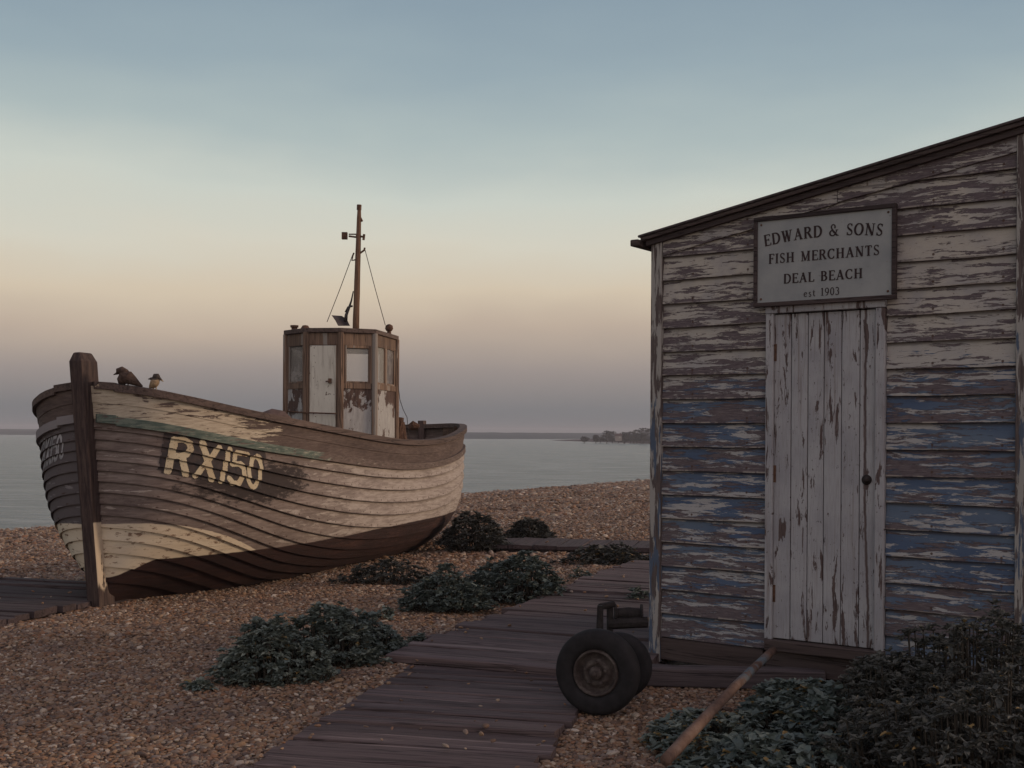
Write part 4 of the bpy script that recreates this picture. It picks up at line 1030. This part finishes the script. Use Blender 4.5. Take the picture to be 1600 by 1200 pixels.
for px, wd, lab in ((966, 2.2, 'pale cottage among trees on the far headland'),):
    b = gnd(px, 691, SEA); k = 399/b.y; t = empty('cottage', Vector((b.x*k, 399, SEA+1.3)), label=lab, cat='house', group='cottages on the headland')
    mb = MB(); mb.box((0, 0, .5), (wd, 2.4, 1.6)); mb.build('wall', mat_plain('cottage_render', (.30, .25, .22) if px < 1000 else (.20, .16, .15), .9), t)
    mb = MB(); mb.prism([(-1.4, 1.3), (1.4, 1.3), (0, 2.1)], -wd/2-.1, wd/2+.1, Matrix(((0, 0, 1, 0), (1, 0, 0, 0), (0, 1, 0, 0), (0, 0, 0, 1)))); rf = mb.build('roof', mat_plain('cottage_roof', (.09, .055, .05), .9), t)
    mb = MB(); mb.box((wd*.3, 0, 2.1), (.3, .35, .6)); mb.build('chimney', mat_plain('chimney_brick', (.12, .07, .06), .9), rf)
    mb = MB(); mb.box((.4, -1.21, .9), (.5, .06, .6)); mb.build('window', mat_plain('cottage_window', (.5, .46, .38), .2), t)

# ------------------------------------------------------------------ boardwalks
M_walk = mat_wood('weathered_walkway_planks', (.058, .041, .041), (.165, .120, .115), 0, 42, patch=(.20, .15, .14), pamt=.62)
M_walkd = mat_wood('old_walkway_planks', (.040, .028, .029), (.105, .078, .078), 0, 42)
def walkway(name, A, dirv, length, width, z, label, pitch=.165, mat=M_walk, skew=.0, edge=None, thick=.05, jl=.03, jr=.03):
    """A is the near left corner on the ground; boards lie across the direction"""
    dirv = Vector(dirv).normalized(); nr = Vector((dirv.y, -dirv.x))
    M = Matrix(((nr.x, dirv.x, 0, A[0]), (nr.y, dirv.y, 0, A[1]), (0, 0, 1, 0), (0, 0, 0, 1)))
    t = empty(name, M=M, label=label, cat='boardwalk', group='timber walkways across the shingle')
    y = 0; mb = MB()
    while y < length:
        pw = pitch*random.uniform(.78, 1.25); gap = random.choice([.005, .008, .012, .022]); xa, xb = random.uniform(-jl, jl), width+random.uniform(-jr, jr)
        n = 12; vs = []; zo = random.uniform(-.010, .005); ph = random.uniform(0, 9); rr = random.random()
        tw = random.uniform(-.006, .006)
        for k in range(n+1):
            x = xa+(xb-xa)*k/n; e1 = .003*math.sin(x*6+ph)+random.uniform(-.002, .002); e2 = .003*math.sin(x*5+ph*2)+random.uniform(-.002, .002)
            ya, yb = y+e1+skew*x, y+pw-gap+e2+skew*x; zt = z+zo+.003*math.sin(x*4+ph)
            vs += [(x, ya, z-thick), (x, ya, zt-.005+tw), (x, ya+.007, zt+tw), (x, yb-.007, zt-tw), (x, yb, zt-.005-tw), (x, yb, z-thick)]
        fs = [(k*6+a, k*6+a+1, k*6+7+a, k*6+6+a) for k in range(n) for a in range(5)]+[tuple(range(6)), tuple(n*6+a for a in reversed(range(6)))]
        fs = [tuple(reversed(f)) for f in fs]
        mb.add(vs, fs, rr); y += pw
    mb.build('planks', mat, t)
    mb = MB()
    for x in (.12, width-.12): mb.box((x, length/2, z-thick-.03), (.09, length-.06, .058))
    mb.build('bearers', M_walkd, t)
    return t
a0, a1 = gnd(352, 1217, .03), gnd(640, 1037, .03)
dA = Vector((a1.x-a0.x, a1.y-a0.y)); A0 = Vector((a1.x, a1.y))-dA.normalized()*3.2
walkway('boardwalk', A0, dA, 3.17, 1.20, .032, 'nearest stretch of plank walkway running to the bottom of the photo')
b0, b1 = gnd(606, 1021, .078), gnd(868, 922, .078)
dB = Vector((b1.x-b0.x, b1.y-b0.y)); walkway('boardwalk', (b0.x, b0.y), dB, dB.length-.02, 1.55, .078, 'middle stretch of plank walkway behind the old trailer wheel', jl=.05)
c0, c1 = gnd(868, 918, .105), gnd(985, 876, .105)
dC = Vector((c1.x-c0.x, c1.y-c0.y)); walkway('boardwalk', (c0.x, c0.y), dC, dC.length, 1.5, .105, 'far stretch of plank walkway passing behind the hut corner')
d0 = gnd(790, 851, .08); d1 = gnd(1060, 858, .08); dD = Vector((d1.x-d0.x, d1.y-d0.y))
# cross walkway: planks run the long way
walkway('boardwalk', (d0.x, d0.y+1.0), (dD.x, dD.y), 4.6, 1.0, .085, 'distant plank walkway crossing the shingle behind the plants', pitch=.3, mat=M_walkd)
e0, e1 = gnd(-40, 978, .03), gnd(152, 936, .03); dE = Vector((e1.x-e0.x, e1.y-e0.y)); dEn = dE.normalized()
lE = Vector((-dEn.y, dEn.x)); E0 = Vector((e0.x, e0.y))-dEn*.6+lE*1.7
walkway('boardwalk', E0, dE, 3.05, 1.7, .035, 'dark plank walkway ending under the bow of the boat', mat=M_walkd)
# timber beam on the ground in front of the hut
mb = MB(); pa, pb = gnd(1002, 1072), gnd(1292, 1080); dv = (pb-pa); ang = math.atan2(dv.y, dv.x); mid = (pa+pb)/2
mb = MB(); n = 10; vs = []
for k in range(n+1):
    x = -dv.length/2+dv.length*k/n; j = lambda: random.uniform(-.004, .004)
    vs += [(x, -.05+j(), 0), (x, -.052+j(), .105+j()), (x, .052+j(), .112+j()), (x, .05, 0)]
mb.add(vs, [(k*4+(a+1) % 4, k*4+a, k*4+4+a, k*4+4+(a+1) % 4) for k in range(n) for a in range(4)]+[(0, 1, 2, 3), (n*4+3, n*4+2, n*4+1, n*4)])
o = mb.build('timber_beam', mat_wood('grey_beam_timber', (.045, .036, .040), (.15, .118, .115), 0, 40), bevel=.008, M=Matrix.Translation((mid.x, mid.y+.05, .0)) @ Matrix.Rotation(ang, 4, 'Z')); tag(o, 'long weathered timber beam lying on the ground in front of the hut', 'beam')

# ------------------------------------------------------------------ old trailer with two wheels
WC = at(934, 1047, 6.10); WR = 1.45-0
wn = Vector((-.36, -.93, 0)).normalized(); wr_ = .222; WC.z = wr_+.0
tr_ = empty('boat_trailer', (WC.x, WC.y, 0), label='old two wheeled launching trailer with black tyres and rusty hubs beside the hut', cat='trailer')
TI = Matrix.Translation((-WC.x, -WC.y, 0))
def wheel(c, rad):
    q_ = wn.to_track_quat('Z', 'Y').to_matrix().to_4x4(); M = Matrix.Translation(c) @ q_
    k = rad/.222; wdt = .085*k
    prof = []
    for a in range(0, 361, 15):
        th = R(a); rr = .168+.054*math.copysign(abs(math.cos(th))**.75, math.cos(th)); zz_ = .058*math.copysign(abs(math.sin(th))**.8, math.sin(th)); prof.append((rr*k, zz_*k))
    mb = MB(); mb.lathe(prof[:-1], M, 64, closed=True)
    for zz_ in (-.03, -.01, .01, .03): pass
    M_ty = bpy.data.materials.get('tyre_rubber') or mat_plain('tyre_rubber', (.020, .018, .019), .85, .25, var=.35, scale=20)
    ty = mb.build('wheel', M_ty, tr_, smooth=True, inv=TI)
    mb = MB(); mb.lathe([(.122*k, .030*k), (.116*k, .050*k), (.108*k, .050*k), (.102*k, .018*k), (.094*k, .006*k), (.078*k, .010*k), (.070*k, .026*k), (.052*k, .034*k), (.040*k, .022*k), (.036*k, .020*k), (0, .020*k)], M, 48)
    mb.lathe([(.122*k, -.030*k), (.108*k, -.050*k), (.098*k, -.01*k), (0, -.01*k)], M, 32)
    mb.build('rim', M_rust2, ty, smooth=True, inv=TI)
    mb = MB(); mb.lathe([(.034*k, .02*k), (.034*k, .046*k), (.026*k, .056*k), (.014*k, .060*k), (.014*k, .072*k), (.006*k, .076*k), (0, .076*k)], M, 24)
    for a in range(5):
        th = a*2*math.pi/5+.3; mb.lathe([(.008*k, .02*k), (.008*k, .044*k), (0, .046*k)], M @ Matrix.Translation((.056*k*math.cos(th), .056*k*math.sin(th), .006*k)), 6)
    mb.build('hub', M_rust2, ty, inv=TI)
m = NM('rusty_grey_wheel_paint'); n = m.noise(m.obj, 22, 8, .7); m.bump(n, .5, .004)
M_rust2 = m.fin(m.ramp(n, [(.3, (.022, .016, .015)), (.5, (.056, .042, .037)), (.7, (.12, .10, .088))]), .8, .3)
wheel(WC, .222); W2 = WC-wn*.40; W2.z = .182; wheel(W2, .182)
mb = MB(); mb.tube([WC-wn*.05, W2], .022, 10); mb.build('axle', M_rust2, tr_, smooth=True, inv=TI)
mb = MB()
def tb(px, py, d): return at(px, py, d)
mb.tube([tb(936, 1010, 6.6), tb(937, 985, 6.6), tb(938, 946, 6.6)], [.026, .022, .018], 8)
mb.tube([tb(953, 990, 6.75), tb(953, 945, 6.75)], .02, 8)
mb.tube([tb(950, 975, 6.75), tb(1012, 972, 6.75)], .032, 8); mb.tube([tb(938, 948, 6.65), tb(958, 944, 6.75)], .02, 8)
M_iron = mat_plain('dark_corroded_iron', (.026, .021, .020), .85, .3, var=.5, scale=30)
mb.build('frame', M_iron, tr_, inv=TI, bevel=.003)
mb = MB(); cW = tb(982, 958, 6.78); MW = Matrix.Translation(cW) @ Matrix.Rotation(R(90), 4, 'Y')
mb.lathe([(0, -.08), (.052, -.08), (.052, -.07), (.028, -.066), (.034, 0), (.028, .066), (.052, .07), (.052, .08), (0, .08)], MW, 20); mb.build('winch_drum', M_iron, tr_, inv=TI)
# pole resting on the plants, upper end against the hut step
pu, plo = at(1208, 1016, 6.55), at(1040, 1188, 4.78)
mb = MB(); pts = [plo.lerp(pu, k/12)+Vector((random.uniform(-.002, .002), 0, .012*math.sin(k/12*3.1))) for k in range(13)]
mb.tube([p-plo for p in pts], [.024, .026, .026, .025, .025, .024, .024, .023, .023, .022, .022, .023, .021], 12, wob=.05)
m = NM('old_pole_timber'); n1 = m.noise(m.obj, 9, 7, .65); n2 = m.noise(m.obj, 60, 5, .65); x, y, z = m.sep(m.obj)
c = m.ramp(n1, [(.35, (.07, .043, .034)), (.5, (.135, .082, .06)), (.65, (.17, .115, .09))]); up = m.mul(m.step(y, 1.0, 1.2), m.step(y, 1.62, 1.5))
c = m.mix(m.mul(up, m.step(n1, .45, .52)), c, (.11, .135, .15)); c = m.mix(m.mul(m.step(n2, .5, .7), .5), c, (.05, .035, .03)); m.bump(n2, .5, .004)
o = mb.build('wooden_pole', m.fin(c, .8, .2), smooth=True, M=Matrix.Translation(plo)); tag(o, 'long worn wooden pole lying aslant over the plants from the hut step', 'pole')

# ------------------------------------------------------------------ plants
M_kale = leafmat('sea_kale_leaves', (.058, .076, .068), (.112, .138, .122), (.235, .255, .205))
M_kaled = leafmat('dark_kale_leaves', (.050, .068, .064), (.095, .120, .110), (.18, .205, .17))
M_bush = leafmat('dark_bush_leaves', (.036, .038, .036), (.062, .064, .057), (.125, .12, .10))
M_dry = leafmat('dry_yellow_leaves', (.12, .075, .03), (.22, .15, .06), (.30, .21, .09))
M_stalk = mat_plain('plant_stalks', (.05, .042, .032), .9)
def leaf(mb, base, d, up, size, curl, wob, wid=.5, seg=3, r=None):
    d = d.normalized(); sdv = d.cross(up)
    if sdv.length < .05: sdv = Vector((1, 0, 0))
    sdv.normalize(); nrm = sdv.cross(d).normalized(); vs = []
    wp_ = [.25, .8, 1.0, .9, .35]
    for k in range(seg+1):
        t = k/seg; c_ = base+d*size*t+nrm*(-curl*size*t*t); w_ = size*wid*wp_[min(4, int(t*4+.01))]
        for q_ in (-1, 0, 1):
            vs.append(c_+sdv*w_*q_*.5*(1+random.uniform(-.38, .38))+nrm*((.12*abs(q_)*size)+random.uniform(-wob, wob)*size))
    mb.add(vs, [(k*3+a, k*3+a+1, k*3+4+a, k*3+3+a) for k in range(seg) for a in range(2)], r)
def clump(name, label, cx, cy, rx, ry, h, rosettes, mat, lsize=.06, leaves=9, rot=0.0, cat='plant', group=None, accents=0, zb=0.0, ragged=.35, top=None, wid=.6, base_h=.10, fill=.55):
    lsize *= .74; rosettes = int(rosettes*1.75)
    t = empty(name, (cx, cy, zb), label=label, cat=cat, group=group)
    mb = MB(); mbd = MB(); mst = MB(); cr, sr = math.cos(rot), math.sin(rot); seed = random.uniform(0, 99)
    for i in range(rosettes):
        a = random.uniform(0, 6.283); rr = math.sqrt(random.random())
        edge_n = (1.18 if random.random() < .12 else 1)+ragged*mn.noise(Vector((math.cos(a)*1.6+seed, math.sin(a)*1.6, 0)))
        ux, uy = rr*math.cos(a)*edge_n, rr*math.sin(a)*edge_n
        hump = (1-min(1, rr)**2.4)*.82+.18
        hn = .62+.75*mn.noise(Vector((ux*2.2+seed, uy*2.2, 3)))+.25*random.random()
        z = max(.02, h*hump*(.55+.55*hn))*(1-(random.random()**1.3)*.9 if random.random() < fill else 1)
        x, y = (ux*rx)*cr-(uy*ry)*sr, (ux*rx)*sr+(uy*ry)*cr
        bp = Vector((x, y, z)); outw = Vector((ux*.9, uy*.9, .9)).normalized(); rb = random.random()*.75
        if random.random() < .35: mst.tube([(x*.8, y*.8, 0), (x*.95, y*.95, z*.5), bp], [.006, .005, .003], 4, cap=False)
        for k in range(leaves):
            th = 6.283*k/leaves+random.uniform(-.4, .4); el_ = random.uniform(.0, 1.0)
            d = Vector((math.cos(th), math.sin(th), el_*.9)); d = (d+outw*.6).normalized()
            tgt = mbd if (accents and random.random() < accents) else mb
            leaf(tgt, bp-Vector((0, 0, lsize*.3)), d, Vector((0, 0, 1)), lsize*random.uniform(.55, 1.25)*(1.5 if random.random() < .12 else 1), random.uniform(.1, .8), .13, wid, 4, min(1, rb+random.random()*.35))
    mb.build('foliage', mat, t)
    if mbd.v: mbd.build('dry_leaves', M_dry, t)
    if mst.v: mst.build('stalks', M_stalk, t)
    return t
def clump_px(name, label, px0, px1, ytop, ybase, depth_ratio, ros, mat, **kw):
    f = gnd((px0+px1)/2, ybase); rx0 = (px1-px0)/2/F*f.y; ry = rx0*depth_ratio; d = f.y+ry; rx = (px1-px0)/2/F*d; c_ = at((px0+px1)/2, ybase, d)
    tp = at((px0+px1)/2, ytop, d); h = max(.06, tp.z)
    return clump(name, label, c_.x, d, rx*.93, ry, h*.95, ros, mat, **kw)
KG = 'sea kale plants on the shingle'
P1a = clump_px('sea_kale', 'left half of the nearest kale mound beside the walkway, pale leaved', 332, 520, 966, 1078, .5, 330, M_kale, lsize=.046, group=KG, accents=.015)
clump_px('sea_kale', 'taller blue green kale mound at the centre of the near row', 430, 590, 942, 1052, .55, 270, M_kale, lsize=.046, group=KG, accents=.02)
clump_px('sea_kale', 'darker kale mound nearest the walkway step', 500, 640, 962, 1032, .6, 200, M_kaled, lsize=.044, group=KG, accents=.01)
clump_px('sea_kale', 'left part of the middle kale bank between boat and walkway', 622, 770, 893, 958, .5, 260, M_kaled, lsize=.05, group=KG)
clump_px('sea_kale', 'tallest kale in the middle bank near the walkway bend', 710, 895, 866, 944, .5, 400, M_kaled, lsize=.05, group=KG)
clump_px('sea_kale', 'round dark kale bush growing right behind the boat stern', 686, 792, 798, 862, .7, 320, M_bush, lsize=.058, group=KG)
clump_px('sea_kale', 'small kale bush between boat stern and distant walkway', 788, 866, 810, 846, .7, 220, M_bush, lsize=.058, group=KG)
clump_px('sea_kale', 'low spreading plant at the hut corner beyond the walkway', 880, 1015, 852, 886, .6, 150, M_bush, lsize=.06, group=KG, accents=.03)
clump_px('sea_kale', 'low straggly plant growing beside the keel under the hull', 525, 690, 876, 916, .35, 130, M_bush, lsize=.05, group=KG)
clump_px('sea_kale', 'small pale tuft at the foot of the hut corner post', 975, 1022, 918, 950, .6, 24, M_kale, lsize=.05, group=KG)
BG = 'plants in front of the hut'
clump('sea_kale', 'pale crinkled kale growing to the right of the pole', 1.50, 5.75, .36, .42, .22, 280, M_kaled, lsize=.062, group=BG, accents=.03)
clump('sea_kale', 'kale with yellowing leaves to the left of the pole', .93, 5.45, .30, .50, .13, 220, M_kale, lsize=.045, group=BG, accents=.10)
clump('sea_kale', 'dim kale in the bottom of the photo under the pole end', 1.12, 4.95, .34, .34, .17, 150, M_kaled, lsize=.06, group=BG, accents=.06)
clump('shrub', 'tall dark shrub against the blue boards right of the door', 2.24, 5.60, .60, .36, .54, 900, M_bush, lsize=.042, wid=.42, fill=.75, leaves=8, group=BG, accents=.01, base_h=.3)
clump('shrub', 'dark low shrub in front of the door step', 1.84, 5.58, .36, .40, .42, 520, M_bush, lsize=.042, wid=.42, fill=.7, leaves=8, group=BG, accents=.01)
clump('shrub', 'large dark shrub filling the bottom right corner', 1.95, 4.85, .66, .46, .42, 800, M_bush, lsize=.042, wid=.42, fill=.7, leaves=8, group=BG, accents=.015)

for k, (px, py, w_, lab) in enumerate(((312, 1082, 34, 'small kale seedling left of the nearest mound'), (655, 1010, 30, 'small sprig by the step of the walkway'), (905, 905, 40, 'low sprig beside the walkway bend'), (600, 968, 34, 'little tuft between the two kale banks'))):
    clump_px('sea_kale', lab, px-w_/2, px+w_/2, py-18, py, .8, 14, M_kale, lsize=.045, group=KG, accents=.05)
# ------------------------------------------------------------------ loose pebbles (real stones over the shingle)
def inside_walk(x, y):
    for A, D, Lh, W_ in walks:
        dx, dy = x-A[0], y-A[1]; u = dx*D.x+dy*D.y; vv_ = dx*D.y-dy*D.x
        if 0 < u < Lh and .01 < vv_ < W_-.01: return True
    return False
walks = [(A0, dA.normalized(), 3.17, 1.2), (Vector((b0.x, b0.y)), dB.normalized(), dB.length, 1.55), (Vector((c0.x, c0.y)), dC.normalized(), dC.length, 1.5),
         (Vector((d0.x, d0.y+1)), dD.normalized(), 4.6, 1.0), (E0, dEn, 3.05, 1.7)]
pts = []; scl = []
def region(n, y0, y1, smin, smax):
    k = 0
    while k < n:
        y = random.uniform(y0, y1); hw_ = .45*y+.6; x = random.uniform(-hw_, min(hw_, 1.3+(y-5)*.2+(1.5 if y < 30 else 4)))
        k += 1
        if inside_walk(x, y) and random.random() > .004*(1 if inside_walk(x-.1, y) and inside_walk(x+.1, y) else 4): continue
        lx, ly = (x-C0.x)*EX.x+(y-C0.y)*EX.y, (x-C0.x)*(-EN.x)+(y-C0.y)*(-EN.y)
        if 0 < lx < WID and 0 < ly < DEP: continue
        sz = random.uniform(smin, smax)*(1.7 if random.random() < .04 else 1)
        zw = gz(x, y)
        if inside_walk(x, y): zw = .045 if y < 7.6 else (.088 if y < 11 else .11)
        pts.append((x, y, zw+sz*.18)); scl.append(sz)
region(62000, 4.6, 8.2, .0065, .0160); region(60000, 8.2, 13, .009, .0185); region(40000, 13, 24, .014, .03); region(30000, 24, 48, .03, .055); region(26000, 48, 95, .06, .10)
me = bpy.data.meshes.new('pebbles'); me.from_pydata(pts, [], [])
at_ = me.attributes.new('scl', 'FLOAT', 'POINT'); at_.data.foreach_set('value', np.array(scl, dtype=np.float32))
po = bpy.data.objects.new('pebbles', me); col.objects.link(po); tag(po, 'loose flint pebbles lying over the beach', 'pebbles', kind='stuff')
m = NM('pebble_stone'); oi = m.t.nodes.new('ShaderNodeObjectInfo')
c = m.ramp(oi.outputs['Random'], PEB); g2 = m.t.nodes.new('ShaderNodeNewGeometry'); n = m.noise(g2.outputs['Position'], 90, 4, .6)
c = m.mix(m.mul(m.step(n, .45, .7), .4), c, (.14, .10, .085)); pm_ = m.noise(g2.outputs['Position'], 2.2, 5, .6); c = m.mix(m.mul(m.step(pm_, .5, .7), .45), c, (.12, .085, .075))
M_peb = m.fin(c, .7, .35)
ng = bpy.data.node_groups.new('scatter_pebbles', 'GeometryNodeTree')
ng.interface.new_socket('Geometry', in_out='INPUT', socket_type='NodeSocketGeometry'); ng.interface.new_socket('Geometry', in_out='OUTPUT', socket_type='NodeSocketGeometry')
N = ng.nodes.new; K = ng.links.new; gi = N('NodeGroupInput'); go = N('NodeGroupOutput'); join = N('GeometryNodeJoinGeometry')
for sd3 in range(4):
    ico = N('GeometryNodeMeshIcoSphere'); ico.inputs['Radius'].default_value = 1; ico.inputs['Subdivisions'].default_value = 2
    ns = N('ShaderNodeTexNoise'); ns.noise_dimensions = '4D'; ns.inputs['W'].default_value = sd3*3.7; ns.inputs['Scale'].default_value = .9; ns.inputs['Detail'].default_value = 1
    sb_ = N('ShaderNodeVectorMath'); sb_.operation = 'SUBTRACT'; sb_.inputs[1].default_value = (.5, .5, .5); K(ns.outputs['Color'], sb_.inputs[0])
    sc_ = N('ShaderNodeVectorMath'); sc_.operation = 'MULTIPLY'; sc_.inputs[1].default_value = (1.5, 1.5, 1.2); K(sb_.outputs[0], sc_.inputs[0])
    sp2 = N('GeometryNodeSetPosition'); K(ico.outputs[0], sp2.inputs[0]); K(sc_.outputs[0], sp2.inputs['Offset'])
    ssn = N('GeometryNodeSetShadeSmooth'); K(sp2.outputs[0], ssn.inputs[0]); sm = N('GeometryNodeSetMaterial'); sm.inputs['Material'].default_value = M_peb; K(ssn.outputs[0], sm.inputs[0])
    g2i = N('GeometryNodeGeometryToInstance'); K(sm.outputs[0], g2i.inputs[0]); K(g2i.outputs[0], join.inputs[0])
iop = N('GeometryNodeInstanceOnPoints'); iop.inputs['Pick Instance'].default_value = True; K(gi.outputs[0], iop.inputs['Points']); K(join.outputs[0], iop.inputs['Instance'])
ri = N('FunctionNodeRandomValue'); ri.data_type = 'INT'; ri.inputs[4].default_value = 0; ri.inputs[5].default_value = 3; K(ri.outputs[2], iop.inputs['Instance Index'])
rr_ = N('FunctionNodeRandomValue'); rr_.data_type = 'FLOAT_VECTOR'; rr_.inputs[0].default_value = (-.45, -.45, 0); rr_.inputs[1].default_value = (.45, .45, 6.28); K(rr_.outputs[0], iop.inputs['Rotation'])
rs_ = N('FunctionNodeRandomValue'); rs_.data_type = 'FLOAT_VECTOR'; rs_.inputs[0].default_value = (.75, .55, .35); rs_.inputs[1].default_value = (1.5, 1.0, .7); rs_.inputs['Seed'].default_value = 5
na = N('GeometryNodeInputNamedAttribute'); na.data_type = 'FLOAT'; na.inputs['Name'].default_value = 'scl'
ms = N('ShaderNodeVectorMath'); ms.operation = 'SCALE'; K(rs_.outputs[0], ms.inputs[0]); K(na.outputs['Attribute'], ms.inputs['Scale']); K(ms.outputs[0], iop.inputs['Scale'])
K(iop.outputs[0], go.inputs[0])
md = po.modifiers.new('scatter', 'NODES'); md.node_group = ng

# ------------------------------------------------------------------ dusk haze over the water
mb = MB(); mb.box((0, 900, 3.2), (3600, 2400, 13.4)); hz_m = bpy.data.materials.new('haze'); hz_m.use_nodes = True; t9 = hz_m.node_tree; t9.nodes.clear()
o9 = t9.nodes.new('ShaderNodeOutputMaterial'); v9 = t9.nodes.new('ShaderNodeVolumePrincipled'); v9.inputs['Color'].default_value = (.80, .78, .82, 1); v9.inputs['Density'].default_value = .0006; t9.links.new(v9.outputs[0], o9.inputs['Volume'])
tag(mb.build('haze', hz_m), 'thin dusk haze over the sea and beach', 'haze', kind='stuff')
